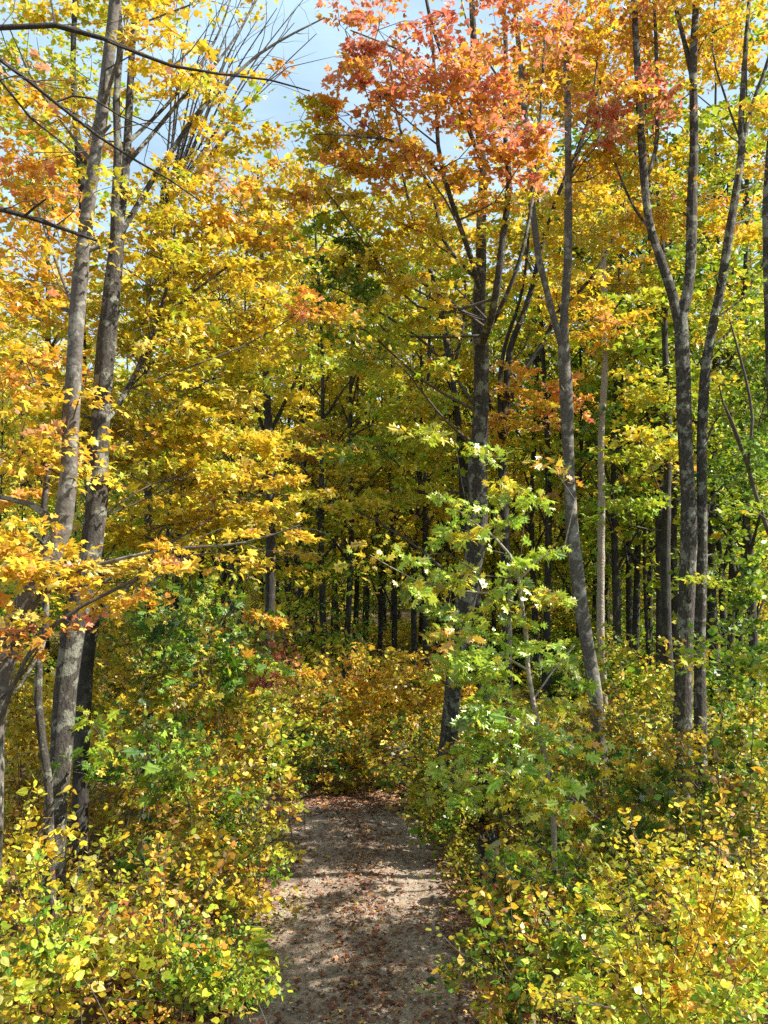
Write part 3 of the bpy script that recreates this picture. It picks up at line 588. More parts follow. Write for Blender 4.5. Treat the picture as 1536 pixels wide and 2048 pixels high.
make_tree('tree', 'dim brown trunk just left of the thickest right trunk', 'tree',
  [((18.5, 19), [(1340, 1420, 24), (1334, 1280, 23), (1331, 1120, 22), (1334, 980, 20), (1337, 870, 17), (1330, 700, 14), (1325, 500, 12), (1310, 300, 9), (1300, 120, 5)])],
  [(1290, 900, 90, 50, 18, 1., 'yelgrn', .8), (1310, 760, 90, 50, 18.6, 1., 'yelgrn', .7), (1260, 1010, 90, 35, 18, .9, 'lime', .7), (1290, 620, 90, 50, 19, 1.1, 'yelgrn', .7)], bark=BARK_D, lsize=.11)
make_tree('bare_sapling', 'two thin pale stems leaning right near the right edge', 'tree',
  [((12.5, 11.5), [(1560, 1110, 11), (1536, 1062, 10), (1510, 985, 9), (1495, 930, 9), (1478, 880, 8), (1462, 840, 7), (1446, 805, 5), (1438, 770, 3)]),
   ((12., 12.), [(1500, 950, 7), (1470, 870, 6), (1450, 815, 5)]), ((12.2, 11.8), [(1545, 900, 8), (1520, 830, 7), (1495, 750, 6), (1475, 690, 5), (1460, 640, 3)])],
  [(1500, 1010, 50, 20, 12, .5, 'lime', .5), (1500, 880, 70, 60, 11.8, .4, 'green', .4)], bark=TWIG, lsize=.08)
make_tree('tree', 'dark trunk in the left middle distance, half covered by yellow sprays', 'tree',
  [((18, 18.6), [(535, 1330, 24), (540, 1200, 24), (541, 1040, 22), (540, 920, 22), (535, 820, 19), (530, 700, 15), (528, 590, 12), (520, 450, 8), (515, 330, 4)]),
   ((18.2, 18.8), [(541, 880, 10), (575, 800, 9), (600, 740, 7), (620, 640, 5)]), ((18.2, 18.6), [(538, 900, 9), (505, 800, 8), (480, 720, 7), (470, 620, 4)])],
  [(520, 780, 110, 38, 18, 1.1, 'yellow', .8), (580, 880, 110, 35, 17.6, 1., 'gold', .9), (480, 660, 100, 45, 18.6, 1.1, 'yellow', .8), (600, 720, 80, 38, 18.6, 1., 'yelgrn', .7), (560, 1030, 110, 26, 17.6, .8, 'yellow', .8), (530, 560, 90, 45, 18.6, 1., 'yellow', .8), (560, 1120, 80, 26, 17.5, .8, 'gold', .8), (540, 470, 60, 40, 18.8, .8, 'yelgrn', .5)], bark=BARK_D, lsize=.11)
make_tree('maple_seedling', 'reddish brown leaved low branchlets of a small maple above the left shrubs', 'small tree',
  [((14, 14), [(480, 1340, 6), (490, 1290, 5), (505, 1250, 4), (530, 1225, 3)])],
  [(510, 1240, 65, 22, 14, .4, 'orange', .9), (470, 1275, 40, 16, 14, .3, 'redorg', .8)], lsize=.075)

def side_tree(x, y, zc, R, label, pal, n):
    O = np.array([x + .8, y, 0.]); root = thing('maple_tree', O, label, 'tree')
    w = Wood(); p, r = w.tube([O - [0, 0, .15], O + [-.2, .1, zc * .4], O + [-.6, 0, zc], O + [-.7, .1, zc + 2.2]], [.2, .15, .09, .02], sides=10); w.build('trunk', BARK, root, O)
    L = blob_leaves((x, y, zc), R, n, pal, .1, crad=.5); t = Wood()
    for q in L[5][::3]:
        j = max(0, int(np.argmin(np.linalg.norm(p - q, axis=1))) - 4); t.tube([p[j], (p[j] + q) / 2, q], [.03, .018, .005], sides=4)
    t.build('branches', BARK, root, O, 'stuff'); leaves('foliage', root, O, *L[:5], 'quad', LEAF)
side_tree(9.0, 9.8, 9.6, (1.35, 1.6, 1.1), 'tall yellow tree beyond the right edge whose crown shades the near path', 'yellow', 3400)
side_tree(11.2, 10.8, 9.6, (1.2, .9, 1.), 'tall green tree beyond the right edge shading the lower right thicket', 'yelgrn', 1100)
#SECTION_BACK
# ------------------------------------------------------------------ forest trees behind: a few kinds, copied
def forest_kind(h, crown0, crad, pals, nleaf, lsz, trunk_r, lean):
    w = Wood(); bend = RNG.normal(0, .25, 2)
    pts = [np.array([bend[0] * (t * 1.6) ** 2 * .6 + .12 * math.sin(t * 9 + h), bend[1] * t * t, t * h - .15]) for t in np.linspace(0, 1, 9)]
    rad = [trunk_r * (1.25 if k == 0 else 1) * (1 - .86 * k / 8) for k in range(9)]
    p, r = w.tube(pts, rad, sides=8, step=.7)
    k0 = int(len(p) * crown0 / h)
    tw_ = Wood(); L = []
    nb = 22
    for k in range(nb):
        t = (k + .5) / nb; zc = crown0 + (h * 1.03 - crown0) * t
        az = k * 2.4 + RNG.normal(0, .5); R = crad * (math.sin(math.pi * (.12 + .83 * t)) ** .7) * RNG.uniform(.5, 1.05)
        j = min(len(p) - 1, max(0, int(len(p) * (zc - .9 - .35 * R) / h))); a = p[j]
        c = np.array([a[0] + math.cos(az) * R, a[1] + math.sin(az) * R, zc])
        tw_.tube([a, (a + c) / 2 + np.array([0, 0, .12 * R]), c], [r[j] * .38 + .006, r[j] * .22 + .005, .006], sides=4, step=.8)
        pal = pals[RNG.integers(len(pals))]
        L.append(blob_leaves(c, (1.15, 1.15, .6), int(nleaf / nb), pal, lsz, per=26, crad=.5, tilt=.7))
    q = cat5(L)
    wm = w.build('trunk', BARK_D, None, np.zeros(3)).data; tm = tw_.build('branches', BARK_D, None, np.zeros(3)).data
    fm = leaves('foliage', None, np.zeros(3), *q, 'quad', LEAF).data
    for o in [o for o in C.objects if o.data in (wm, tm, fm)]: bpy.data.objects.remove(o)
    return wm, tm, fm
KINDS = {
 'yellow': ([forest_kind(16, 5.0, 2.6, ['yellow', 'yellow', 'yelgrn'], 3400, .15, .15, 0), forest_kind(17.5, 6.0, 2.8, ['yellow', 'gold', 'yelgrn'], 3400, .15, .17, 0)], 'tall slim tree with yellow leaves in the forest behind'),
 'mixed': ([forest_kind(17, 5.5, 2.6, ['yelgrn', 'yelorg', 'lime'], 3400, .15, .15, 0), forest_kind(15.5, 4.2, 2.8, ['yelgrn', 'lime', 'yellow'], 3400, .15, .13, 0)], 'slim tree with mixed yellow and green leaves in the forest behind'),
 'green': ([forest_kind(15, 3.6, 2.7, ['lime', 'green', 'yelgrn'], 3400, .15, .14, 0), forest_kind(16.5, 5.0, 2.6, ['lime', 'green'], 3400, .15, .15, 0)], 'tall slim tree with mostly green leaves in the forest behind'),
 'low': ([forest_kind(6.5, 1.3, 1.9, ['yelgrn', 'yellow', 'lime'], 2600, .12, .05, 0), forest_kind(5.2, .9, 1.7, ['yellow', 'gold', 'yelgrn'], 2800, .12, .045, 0), forest_kind(6, 1.0, 1.9, ['green', 'lime', 'yelgrn'], 2600, .12, .05, 0)], 'young understory tree among the forest trunks behind'),
 'pole': ([forest_kind(14, 9.0, 1.6, ['yelgrn', 'yellow'], 1100, .15, .09, 0), forest_kind(13, 8.5, 1.5, ['yelgrn', 'lime'], 1100, .15, .075, 0)], 'thin dark forest pole with a small high crown'),
}
def zone_name(z): return {'left of the path': 'left ', 'behind the path end': 'centre ', 'beyond the right trunks': 'far right '}.get(z, 'right ')
NAMES = {'yellow': 'forest_tree', 'mixed': 'forest_tree', 'green': 'forest_tree', 'low': 'understory_tree', 'pole': 'pole_tree'}
def forest_tree(kind, x, y, sc=1.0, bare=False, tscale=1.0, label=None, grp=None):
    ms, lab = KINDS[kind]; wm, tm, fm = ms[RNG.integers(len(ms))]
    zone = 'left of the path' if x / y < -.11 else ('behind the path end' if x / y < .07 else ('right of the central trunk' if x / y < .31 else 'beyond the right trunks'))
    lab = lab.replace('in the forest behind', 'in the forest ' + zone).replace('among the forest trunks behind', 'in the forest ' + zone).replace('a small high crown', 'a small high crown ' + zone)
    r = thing(NAMES[kind], (x, y, 0), label or lab, 'tree', grp or zone_name(zone) + {'yellow': 'yellow forest trees', 'mixed': 'yellow and green forest trees', 'green': 'green forest trees', 'low': 'young understory trees', 'pole': 'thin forest poles'}[kind])
    r.rotation_euler = (0, 0, RNG.uniform(0, 6.28)); s = sc * RNG.uniform(.9, 1.12); r.scale = (s * tscale, s * tscale, s)
    for nm, me in (('trunk', wm), ('branches', tm), ('foliage', fm)):
        o = link(bpy.data.objects.new(nm, me), r)
        if nm != 'trunk': o['kind'] = 'stuff'
        elif kind != 'low': o.scale = (.78, .78, 1)
    return r
placed = []
def free(x, y, d):
    for a, b in placed:
        if (a - x) ** 2 + (b - y) ** 2 < d * d: return False
    placed.append((x, y)); return True
# trunks that can be made out one by one in the dark middle
for px, Y in [(606, 27), (650, 24), (693, 25), (711, 31), (757, 30), (786, 29), (832, 27), (850, 26), (730, 38), (570, 30), (672, 40), (770, 42), (872, 33), (1068, 28), (1095, 25), (1255, 30), (1275, 27), (1300, 34), (1440, 26), (1480, 31), (1160, 29), (480, 27), (1235, 38), (1030, 35), (1228, 24), (1318, 29), (1352, 23.5), (1425, 30), (1462, 24), (1500, 27), (1130, 33), (1185, 34), (905, 30), (935, 36), (985, 32), (625, 33), (590, 37), (520, 33), (450, 30), (405, 34), (360, 29)]:
    x = (px - 768) / F * Y; placed.append((x, Y))
    forest_tree('yellow' if px < 740 else ('mixed' if px < 1150 else 'green'), x, Y, RNG.uniform(.9, 1.05))
for px, Y, k_, sc_ in [(1320, 23.5, 'mixed', 1.2), (1425, 24.5, 'green', 1.25), (1495, 23, 'green', 1.2)]:
    x = (px - 768) / F * Y; placed.append((x, Y)); forest_tree(k_, x, Y, sc_)
n = 0
while n < 62:
    y = 21 + 45 * RNG.random() ** 0.8; x = RNG.uniform(-1, 1) * (.47 * y + 4)
    if not free(x, y, 1.7): continue
    t = x / y + RNG.normal(0, .12)
    if x > 2.5 and (y < 23 or (y < 38 and RNG.random() < .55)): continue
    sky_gap = -.26 < x / y < -.07
    kind = 'yellow' if t < -.08 else ('mixed' if t < .2 else 'green')
    s = (.72 if sky_gap and y < 34 else (.8 if sky_gap else RNG.uniform(.95, 1.2)))
    forest_tree(kind, x, y, s); n += 1
n = 0
while n < 85:
    y = 24 + 40 * RNG.random(); x = RNG.uniform(-1, 1) * (.45 * y + 2)
    if not free(x, y, .7): continue
    forest_tree('pole', x, y, RNG.uniform(.85, 1.1)); n += 1
n = 0
while n < 48:
    y = 22 + 36 * RNG.random(); x = RNG.uniform(-1, 1) * (.45 * y + 2)
    if abs(x + .5) < 1.5 and y < 30: continue
    if not free(x, y, 1.0): continue
    forest_tree('low', x, y, RNG.uniform(.7, 1.15)); n += 1
# far wood that reads as one mass
def far_wood():
    n = 60000
    a = RNG.uniform(-.62, .62, n); d = RNG.uniform(68, 110, n); x = np.sin(a) * d; y = np.cos(a) * d
    top = 15.5 + 2.5 * np.sin(a * 31) + 1.6 * np.sin(a * 77 + 1); z = top * RNG.random(n) ** .8
    pos = np.column_stack([x, y, z]); nor = RNG.standard_normal((n, 3)) + np.array([0, 0, .8])
    cl = (np.floor(a * 40) + 50).astype(int)
    col = pick('yelgrn', n, cl.max() + 1, cl)
    o = leaves('distant_forest', None, np.zeros(3), pos, nor, RNG.uniform(0, 6.28, n), np.full(n, .75) * np.exp(RNG.normal(0, .3, n)), col, 'quad', LEAF)
    tag(o, 'distant mass of yellow and green forest seen between the trunks', 'forest')
far_wood()

#SECTION_SHRUBS
# ------------------------------------------------------------------ shrubs and undergrowth
def shrub(name, label, px, py, rx, ry, Y, dp, pal, dens=1.0, tn='oval', ls=.07, singles=0, tilt=1.0, lm=LEAF, sm=LEAF_O, group=None, nst=7, cat='shrub', up=.45):
    c = P(px, py, Y); R = np.array([rx * Y / F, dp, ry * Y / F])
    gz = float(hfun(c[0], c[1])); O = np.array([c[0], c[1], gz])
    root = thing(name, O, label, cat, group)
    R = R * np.array([1.2, 1.15, 1.1])
    n = int(dens * 1150 * math.pi * R[0] * R[2] * (.07 / ls) ** 2 * (.5 + .5 * dp))
    pals = pal if isinstance(pal, (list, tuple)) else [pal]
    nb = int(np.clip(R[0] * R[2] * 34, 6, 60)); L = []; w = Wood()
    nlow = int(nb * .3 * np.clip((c[2] - R[2] - gz) / .8, 0, 1.2))
    for k in range(nb + nlow):
        d = norm(RNG.standard_normal(3)); rr = RNG.uniform(.2, 1.12)
        cc = c + d * R * rr
        if k >= nb: cc = np.array([cc[0], cc[1], RNG.uniform(gz + .2, max(gz + .3, c[2] - R[2]))])
        cc[2] = max(cc[2], gz + .2)
        sub = (R * .2 + .07) * RNG.uniform(.6, 1.35)
        L.append(blob_leaves(cc, sub, int(.85 * n / nb * RNG.uniform(.5, 1.4)), pals[RNG.integers(len(pals))], ls, per=20, crad=.15, flat=.6, tilt=tilt, up=up, bias=.5))
        if k % 4 == 0:
            b = O + np.array([RNG.normal(0, .2), RNG.normal(0, .2), -.05])
            m_ = b + (cc - b) * np.array([.35, .35, .55]) + RNG.normal(0, .06, 3)
            pp, _ = w.tube([b, m_, cc], [.006 + .003 * R[2], .005, .0025], sides=5, step=.3)
            for q in L[-1][5][:6]:
                j = np.argmin(np.linalg.norm(pp - q, axis=1)); w.tube([pp[j], (pp[j] + q) / 2 + RNG.normal(0, .03, 3), q], [.003, .0025, .0015], sides=3, step=.3)
    # shoots that stand clear of the mass, leaves hanging along them
    for k in range(int(10 + 16 * R[0])):
        th_ = RNG.uniform(0, 6.283); e = RNG.uniform(.15, 1.4); d = np.array([math.cos(th_) * math.cos(e), math.sin(th_) * math.cos(e), math.sin(e)])
        a_ = c + d * R * .8; tip = a_ + (d * np.array([1, 1, .6]) + np.array([0, 0, .45])) * RNG.uniform(.2, .55)
        if a_[2] < gz + .2: continue
        pp, _ = w.tube([a_ - d * .3, (a_ + tip) / 2 + RNG.normal(0, .04, 3), tip], [.005, .0035, .0018], sides=4, step=.06)
        nl = int(RNG.integers(14, 30) * .07 / ls); i_ = RNG.integers(len(pp) // 4, len(pp), nl)
        ps = pp[i_] + RNG.normal(0, .035, (nl, 3)); nr = RNG.standard_normal((nl, 3)) * .8 + np.array([0, 0, .45]) + d * .5
        L.append((ps, nr, RNG.uniform(0, 6.28, nl), ls * np.exp(RNG.normal(-.05, .3, nl)), pick(pals[RNG.integers(len(pals))], nl, 1, np.zeros(nl, int)), ps))
    w.build('stems', TWIG, root, O, 'stuff')
    q = cat5(L)
    q[0][:, 2] = np.maximum(q[0][:, 2], gz + .03)
    leaves('foliage', root, O, *q, tn, lm, singles, sm)
    return root
SH = [
 # left foreground
 ('shrub', 'bright yellow green shrub filling the lower left corner', 110, 1920, 160, 110, 6.8, .8, ['yelgrn', 'lime', 'olive', 'yellow'], 1.15, 'round', .05, 300),
 ('shrub', 'yellow shrub at the foot of the flaking left trunk', 20, 1740, 90, 60, 8.6, .6, ['yellow', 'yelgrn'], 1.0, 'round', .065, 60),
 ('shrub', 'brown and orange turning shrub beside the path on the left', 390, 1770, 120, 110, 9.2, .7, ['brown', 'olive', 'brown', 'gold'], 1.1, 'oval', .068, 200),
 ('shrub', 'rust tinged shrub low in the left foreground', 330, 1880, 120, 80, 7.8, .6, ['brown', 'orange', 'yelgrn'], 1.1, 'oval', .065, 120),
 ('shrub', 'mixed olive and gold shrub behind the brown one on the left', 350, 1610, 120, 90, 10.8, .8, ['olive', 'brown', 'green', 'gold'], 1.1, 'oval', .07, 80),
 ('shrub', 'gold shrub with dark gaps on the left of the path bend', 480, 1560, 110, 120, 12, .9, ['olive', 'gold', 'brown'], 1.1, 'oval', .07, 60),
 ('shrub', 'small leafed green plants hanging over the left path edge', 500, 1670, 55, 80, 11.6, .4, ['olive', 'green'], 1.1, 'oval', .055, 60),
 ('shrub', 'low green undergrowth at the bottom left beside the path', 400, 1990, 100, 70, 7.6, .5, ['green', 'green', 'lime'], 1.2, 'oval', .045, 150),
 ('shrub', 'low dark green plants at the left path edge below the fern', 445, 1960, 40, 45, 8.6, .3, ['green', 'dark'], 1.2, 'oval', .04, 60),
 ('shrub', 'golden understory behind the left trunks', 60, 1450, 130, 100, 13.5, 1., ['gold', 'yellow'], 1.1, 'oval', .075, 0),
 ('shrub', 'ochre thicket between the left oak shrub and the trunk', 290, 1450, 130, 100, 12.6, 1., ['gold', 'olive'], 1.1, 'oval', .075, 0),
 ('shrub', 'gold and brown thicket left of the path bend', 470, 1440, 110, 80, 14, 1., ['gold', 'brown', 'olive'], 1.1, 'oval', .075, 0),
 ('shrub', 'green leaved shrub with glossy leaves in the left middle', 390, 1270, 130, 75, 12.2, .8, ['green', 'dark', 'oak'], .7, 'oak', .12, 160),
 ('shrub', 'glossy green shrub spray right of the left trunk', 290, 1380, 80, 70, 11.6, .6, ['green', 'olive'], .7, 'oak', .12, 80),
 ('shrub', 'tall leafy green shrub rising behind the glossy one on the left', 480, 1300, 90, 50, 14.5, .8, ['olive', 'dark', 'gold'], .7, 'oval', .08, 0),
 ('shrub', 'dense glossy green shrub in the left middle below the red sprig', 420, 1370, 120, 70, 12, .7, ['green', 'oak', 'olive'], .9, 'oak', .11, 80),
 ('shrub', 'green and gold shrub filling the left thicket behind the trunks', 270, 1300, 80, 60, 13.2, .8, ['olive', 'green', 'gold'], .9, 'oval', .075, 0),
 ('shrub', 'pale green leaved shrub low right of the left trunk', 260, 1545, 110, 40, 9.6, .5, ['green', 'lime'], .9, 'oak', .12, 60),
 ('shrub', 'yellow green leafy sprig at the right end of the left thicket', 545, 1500, 45, 100, 12.8, .5, ['lime', 'yelgrn'], .8, 'oval', .075, 40),
 ('shrub', 'small bright red shrub above the path bend', 545, 1335, 42, 26, 14.5, .35, ['red'], 1.3, 'oval', .07, 40),
 ('shrub', 'tiny crimson sprig under the bright red shrub', 522, 1374, 16, 10, 14.3, .15, ['red'], 1.5, 'oval', .07, 0),
 # middle behind the bend
 ('shrub', 'gold shrub lit by sun behind the path bend', 720, 1375, 120, 60, 19, 1.1, ['gold', 'gold', 'yelorg'], 1.2, 'oval', .085, 0),
 ('shrub', 'orange gold shrub left of the sunlit one behind the bend', 620, 1400, 70, 60, 18, .9, ['gold', 'orange', 'brown'], 1.2, 'oval', .085, 0),
 ('shrub', 'gold shrub to the right of the sunlit one, beside the dark trunk', 840, 1380, 80, 60, 18.5, 1., ['gold', 'yelorg'], 1.1, 'oval', .085, 0),
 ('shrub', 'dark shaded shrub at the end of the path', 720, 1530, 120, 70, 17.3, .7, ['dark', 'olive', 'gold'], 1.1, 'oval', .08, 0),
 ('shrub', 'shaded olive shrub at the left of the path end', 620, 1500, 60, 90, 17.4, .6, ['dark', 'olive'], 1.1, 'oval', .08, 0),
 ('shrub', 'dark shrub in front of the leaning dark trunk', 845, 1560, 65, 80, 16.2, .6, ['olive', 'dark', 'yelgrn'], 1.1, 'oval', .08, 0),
 # right
 ('shrub', 'low green shrub on the right path edge', 880, 1660, 60, 50, 13.6, .5, ['green', 'olive'], 1.1, 'oval', .065, 40),
 ('shrub', 'gold leaved shrub around the central trunk foot', 850, 1600, 40, 50, 15, .6, ['gold', 'yelgrn'], 1.0, 'oval', .075, 0),
 ('shrub', 'green and orange shrub right of the central trunk foot', 1130, 1780, 100, 70, 8.7, .5, ['olive', 'green', 'oak', 'brown'], 1.1, 'maple', .075, 160),
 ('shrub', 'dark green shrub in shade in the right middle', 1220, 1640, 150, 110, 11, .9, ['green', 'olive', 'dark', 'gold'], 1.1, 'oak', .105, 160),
 ('shrub', 'olive and brown shrub at the right edge above the yellow one', 1440, 1620, 130, 110, 10.2, .9, ['olive', 'brown', 'dark'], 1.1, 'oval', .075, 120),
 ('shrub', 'brilliant yellow shrub filling the lower right corner', 1400, 1850, 170, 120, 7.0, .9, ['yellow', 'yelgrn', 'yelorg'], 1.15, 'round', .049, 300),
 ('shrub', 'yellow green shrub at the bottom right', 1320, 1990, 200, 80, 6.4, .8, ['yelgrn', 'lime', 'yellow'], 1.15, 'round', .048, 260),
 ('shrub', 'pale yellow and green shrub right of the path in the foreground', 1130, 1870, 120, 70, 8.2, .7, ['olive', 'green', 'yelgrn'], 1.1, 'oval', .07, 160),
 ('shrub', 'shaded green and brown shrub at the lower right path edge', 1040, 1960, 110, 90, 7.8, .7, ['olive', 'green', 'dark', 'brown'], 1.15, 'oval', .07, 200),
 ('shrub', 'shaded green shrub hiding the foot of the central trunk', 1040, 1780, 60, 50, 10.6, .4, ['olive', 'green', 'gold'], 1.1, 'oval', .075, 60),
 ('shrub', 'orange tipped twiggy shrub on the right path edge', 1010, 1830, 50, 50, 9.4, .45, ['orange', 'olive', 'yelgrn'], 1.0, 'oval', .07, 80),
 ('shrub', 'green shrub with pale shining leaves at the right edge', 1480, 1340, 70, 60, 11, .6, ['lime', 'green', 'lime'], 1.1, 'oval', .085, 120),
 ('shrub', 'green thicket in the right middle distance', 1270, 1380, 120, 90, 16, 1., ['yelgrn', 'olive', 'lime'], 1.1, 'oval', .085, 0),
 ('shrub', 'olive gold thicket behind the right pair of trunks', 1450, 1480, 120, 90, 15.6, 1., ['olive', 'gold', 'green'], 1.1, 'oval', .085, 0),
 ('shrub', 'yellow and green brush left of the right pair of trunks', 1280, 1490, 110, 70, 13.2, .8, ['olive', 'yelgrn', 'gold'], 1.1, 'oval', .075, 0),
 ('shrub', 'brown tinged thicket behind the oak sapling', 1080, 1500, 130, 80, 14.4, 1., ['brown', 'green', 'gold'], 1.1, 'oval', .08, 0),
 ('shrub', 'green foliage at the right edge in the middle distance', 1490, 1180, 90, 90, 15.5, 1., ['lime', 'green'], 1., 'oval', .09, 0),
]
for s in SH:
    shrub(s[0], s[1], *s[2:10], tn=s[10], ls=s[11], singles=s[12], lm=LEAF, sm=LEAF_O)

# leafy ground cover off the path, uncountable
def cover(name, label, x0, x1, y0, y1, n, hmax, pal, ls, seed):
    ncl = n // 26
    cx = RNG.uniform(x0, x1, ncl); cy_ = RNG.uniform(y0, y1, ncl)
    o = np.abs(cx - path_cx(np.minimum(cy_, 18.5))); k = (o > 1.25 + .5 * RNG.random(len(o))) & ~((cy_ > 15) & (cy_ < 19) & (cx < 1) & (cx > -6) & (o < 2.2))
    cx, cy_, o = cx[k], cy_[k], o[k]; ncl = len(cx)
    hz = hmax * np.clip((o - 1.3) / 1.6, .06, 1) * RNG.random(ncl) ** .7
    cl = RNG.integers(0, ncl, ncl * 26); d = RNG.normal(0, .16, (len(cl), 3)); d[:, 2] *= .5
    pos = np.column_stack([cx[cl], cy_[cl], hfun(cx[cl], cy_[cl]) + hz[cl] + .05]) + d
    pos[:, 2] = np.maximum(pos[:, 2], hfun(pos[:, 0], pos[:, 1]) + .02)
    nn = len(pos); nor = RNG.standard_normal((nn, 3)) * .9 + np.array([0, 0, .8])
    o_ = leaves(name, None, np.zeros(3), pos, nor, RNG.uniform(0, 6.28, nn), ls * np.exp(RNG.normal(0, .25, nn)), pick(pal, nn, ncl, cl, .65), 'oval', LEAF)
    tag(o_, label, 'ground cover')
cover('ground_cover', 'low leafy gold and brown ground cover under the left shrubs', -8, -1.2, 5.5, 20, 42000, 1.0, 'brown', .075, 1)
cover('ground_cover', 'low leafy green and olive ground cover under the right shrubs', .9, 9, 5.5, 20, 52000, 1.2, 'olive', .078, 2)
cover('ground_cover', 'leafy gold ground cover on the forest floor behind the path bend', -14, 16, 18.5, 42, 42000, .7, 'gold', .12, 3)
# background brush in the middle distance, copied
brush = {}
for kind, pals in (('gold', ['gold', 'yellow']), ('green', ['green', 'lime']), ('olive', ['olive', 'gold'])):
    r0 = shrub('brush', 'x', 768, 1100, 10, 10, 20, .1, pals[0], .1)
    for ch in list(r0.children): bpy.data.objects.remove(ch)
    bpy.data.objects.remove(r0)
    L = []; w = Wood()
    for k in range(9):
        c = np.array([RNG.uniform(-.9, .9), RNG.uniform(-.7, .7), RNG.uniform(.35, 1.25)])
        L.append(blob_leaves(c, (.5, .5, .4), 330, pals[k % 2], .09, per=20, crad=.25, flat=.5, tilt=1., up=.7))
        w.tube([np.array([c[0] * .2, c[1] * .2, -.05]), c * .5, c], [.015, .01, .004], sides=4)
    a = w.build('stems', TWIG, None, np.zeros(3)); b = leaves('foliage', None, np.zeros(3), *cat5(L), 'quad', LEAF)
    brush[kind] = (a.data, b.data); bpy.data.objects.remove(a); bpy.data.objects.remove(b)
blab = {'gold': 'gold leaved brush on the forest floor among the trunks behind', 'green': 'green brush on the forest floor among the trunks behind', 'olive': 'olive and gold brush on the forest floor among the trunks behind'}
n = 0
while n < 90:
    y = 19.5 + 26 * RNG.random(); x = RNG.uniform(-1, 1) * (.45 * y + 2)
    kind = 'gold' if x < 1 else ('green' if RNG.random() < .6 else 'olive')
    side = 'left of the path end' if x / y < -.11 else ('right behind the path end' if x / y < .07 else 'behind the right hand trunks')
    r = thing('forest_brush', (x, y, 0), blab[kind].replace('among the trunks behind', side), 'shrub', kind + ' brush ' + side)
    s = RNG.uniform(.8, 1.5) * (.7 if abs(x) < 3 else 1); r.scale = (s * 1.2, s * 1.2, s); r.rotation_euler = (0, 0, RNG.uniform(0, 6.28))
    for nm, me in zip(('stems', 'foliage'), brush[kind]):
        o = link(bpy.data.objects.new(nm, me), r); o['kind'] = 'stuff'
    n += 1

# ------------------------------------------------------------------ oak sapling in the middle right
make_tree('oak_sapling', 'young oak with glossy lobed green leaves on a thin pale stem right of the path', 'sapling',
  [((9.4, 9.4), [(1108, 1660, 12), (1104, 1600, 12), (1092, 1530, 12), (1080, 1470, 12), (1066, 1400, 11), (1056, 1340, 11), (1052, 1270, 10), (1044, 1210, 9), (1038, 1160, 8), (1020, 1110, 6), (990, 1075, 5), (940, 1040, 4), (905, 1010, 2)]),
   ((9.4, 9.2), [(1056, 1330, 6), (1010, 1310, 5), (950, 1290, 4), (880, 1270, 3)]), ((9.4, 9.3), [(1046, 1220, 6), (980, 1190, 5), (900, 1180, 4), (830, 1160, 3), (740, 1110, 2)]),
   ((9.4, 9.5), [(1066, 1400, 5), (1100, 1350, 4), (1150, 1290, 3)]), ((9.4, 9.3), [(1040, 1165, 5), (1080, 1120, 4), (1130, 1090, 3), (1150, 1000, 2)]),
   ((9.4, 9.2), [(1085, 1490, 6), (1040, 1450, 4), (960, 1420, 3)]), ((9.4, 9.0), [(1100, 1590, 6), (1060, 1560, 4), (1000, 1540, 3)]), ((9.4, 9.3), [(1095, 1545, 5), (1130, 1590, 4), (1200, 1640, 3)])],
  [(760, 1120, 55, 26, 9.2, .25, 'sapling', .9), (830, 1175, 70, 30, 9.2, .3, 'sapling', 1.0), (930, 1060, 60, 40, 9.3, .3, 'sapling', 1.0), (950, 1150, 80, 40, 9.3, .35, 'yelgrn', .8), (1060, 1110, 80, 40, 9.3, .35, 'sapling', .9), (940, 1250, 100, 36, 9.3, .4, 'sapling', 1.0), (1090, 1210, 80, 45, 9.4, .4, 'yelgrn', .8),
   (1110, 1310, 60, 45, 9.4, .35, 'sapling', .9), (1000, 1330, 80, 40, 9.3, .4, 'sapling', .9), (1090, 1400, 70, 40, 9.4, .4, 'yelgrn', .8), (960, 1430, 90, 40, 9.2, .4, 'sapling', .8), (1070, 1500, 80, 40, 9.3, .4, 'sapling', .8), (1180, 1450, 60, 40, 9.4, .35, 'sapling', .5), (960, 1540, 70, 36, 9.1, .35, 'sapling', .7), (1110, 1590, 90, 40, 9.2, .4, 'sapling', .7),
   (900, 1110, 70, 40, 9.2, .3, 'sapling', .8), (1010, 1190, 70, 40, 9.2, .3, 'sapling', .8), (950, 1350, 70, 45, 9.1, .4, 'sapling', .9), (1010, 1400, 70, 40, 9.1, .4, 'sapling', .8), (1020, 1480, 80, 40, 9.1, .4, 'oak', .8), (940, 1600, 70, 50, 9.4, .4, 'sapling', .8), (1050, 1260, 70, 35, 9.2, .3, 'sapling', .8), (1040, 1570, 80, 40, 9.2, .4, 'yelgrn', .8), (1140, 1380, 50, 40, 9.4, .35, 'sapling', .7), (870, 1230, 80, 35, 9.3, .3, 'sapling', .8), (910, 880, 60, 60, 9.6, .3, 'yelgrn', .4), (1010, 940, 70, 60, 9.6, .3, 'yelgrn', .55), (970, 1000, 70, 50, 9.5, .3, 'sapling', .7), (1050, 1030, 70, 40, 9.5, .3, 'sapling', .8), (960, 1480, 60, 50, 9.2, .3, 'sapling', .9), (930, 1330, 60, 40, 9.2, .3, 'sapling', .9), (1120, 960, 50, 50, 9.5, .3, 'sapling', .35)],
  bark=BARK_P, tn='oak', lsize=.10, singles=300, lmat=LEAF_G, smat=LEAF_OG, tilt=1.15, dens=.98)

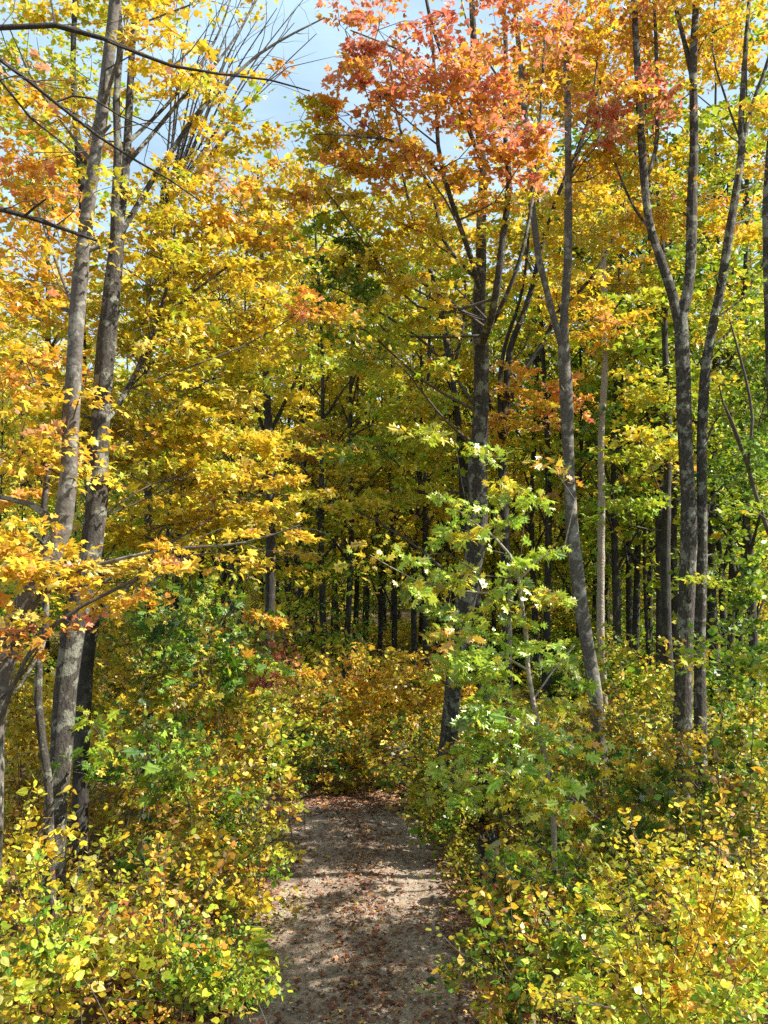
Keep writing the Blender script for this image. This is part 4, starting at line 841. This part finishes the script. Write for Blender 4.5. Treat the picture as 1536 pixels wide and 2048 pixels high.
def stump():
    c = P(982, 1785, 12.0); O = np.array([c[0], c[1], float(hfun(c[0], c[1]))]); root = thing('tree_stump', O, 'dark broken tree stump in shade at the right edge of the path', 'stump')
    w = Wood(); w.tube([O + [0, 0, -.1], O + [.0, 0, .12], O + [-.02, .0, .45], O + [-.04, .02, .85]], [.24, .19, .16, .14], sides=18, rough=.07, step=.08); w.build('trunk', BARK_D, root, O)
    w = Wood(); top = O + np.array([-.04, .02, .85])
    for k in range(9):
        a = k * .7; q = top + np.array([math.cos(a), math.sin(a), 0]) * .1; w.tube([q - [0, 0, .06], q + [0, 0, RNG.uniform(.02, .14)]], [.035, .006], sides=4)
    w.tube([top - [0, 0, .1], top + [0, 0, .015]], [.12, .1], sides=10); w.build('splintered_top', BARK_D, root, O)
stump()
# ------------------------------------------------------------------ ferns at the left path edge
def fern(px, py, Y, rad, n, label, pal):
    c = P(px, py, Y); O = np.array([c[0], c[1], float(hfun(c[0], c[1]))])
    root = thing('fern', O, label, 'fern')
    for k in range(n):
        az = 6.283 * k / n + RNG.normal(0, .2); ln = rad * RNG.uniform(.8, 1.15)
        t = np.linspace(0, 1, 26)[2:]
        r = ln * t; z = ln * (1.15 * t - 1.05 * t ** 2) + .03
        x = np.cos(az) * r; y = np.sin(az) * r; pos = np.column_stack([x, y, z])
        tan = norm(np.gradient(pos, axis=0)); up = norm(np.cross(np.cross(tan, [0, 0, 1.]), tan))
        side = np.cross(tan, up)
        pp = np.concatenate([pos, pos]) ; nn = np.concatenate([up, up]); aa = np.concatenate([side, -side]) + .45 * np.concatenate([tan, tan])
        yaw = np.arctan2(aa[:, 1], aa[:, 0]); sz = np.tile(.30 * rad * (np.sin(np.pi * np.clip(t * .85 + .12, 0, 1)) ** .8 + .1), 2)
        cols = pick(pal, len(pp), 1, np.zeros(len(pp), int))
        Tn = 'fernp'
        f = leaves('frond', root, np.zeros(3), pp, nn, yaw, sz, cols, Tn, LEAF, kind=None)
T['fernp'] = mk_leaf([(.09, .15), (.07, .7)], .3, .2)
fern(476, 1850, 10.5, .5, 11, 'pale green fern arching over the left edge of the path', 'lime')
fern(484, 1905, 10.0, .45, 10, 'yellowish fern in front of the pale green one', 'yelgrn')
fern(462, 1960, 9.4, .42, 9, 'darker fern half hidden in the left undergrowth', 'green')
print('tris', sum(sum(len(p.vertices) - 2 for p in m.polygons) if len(m.polygons) < 1 else len(m.loops) - 2 * len(m.polygons) for m in bpy.data.meshes if m.users))
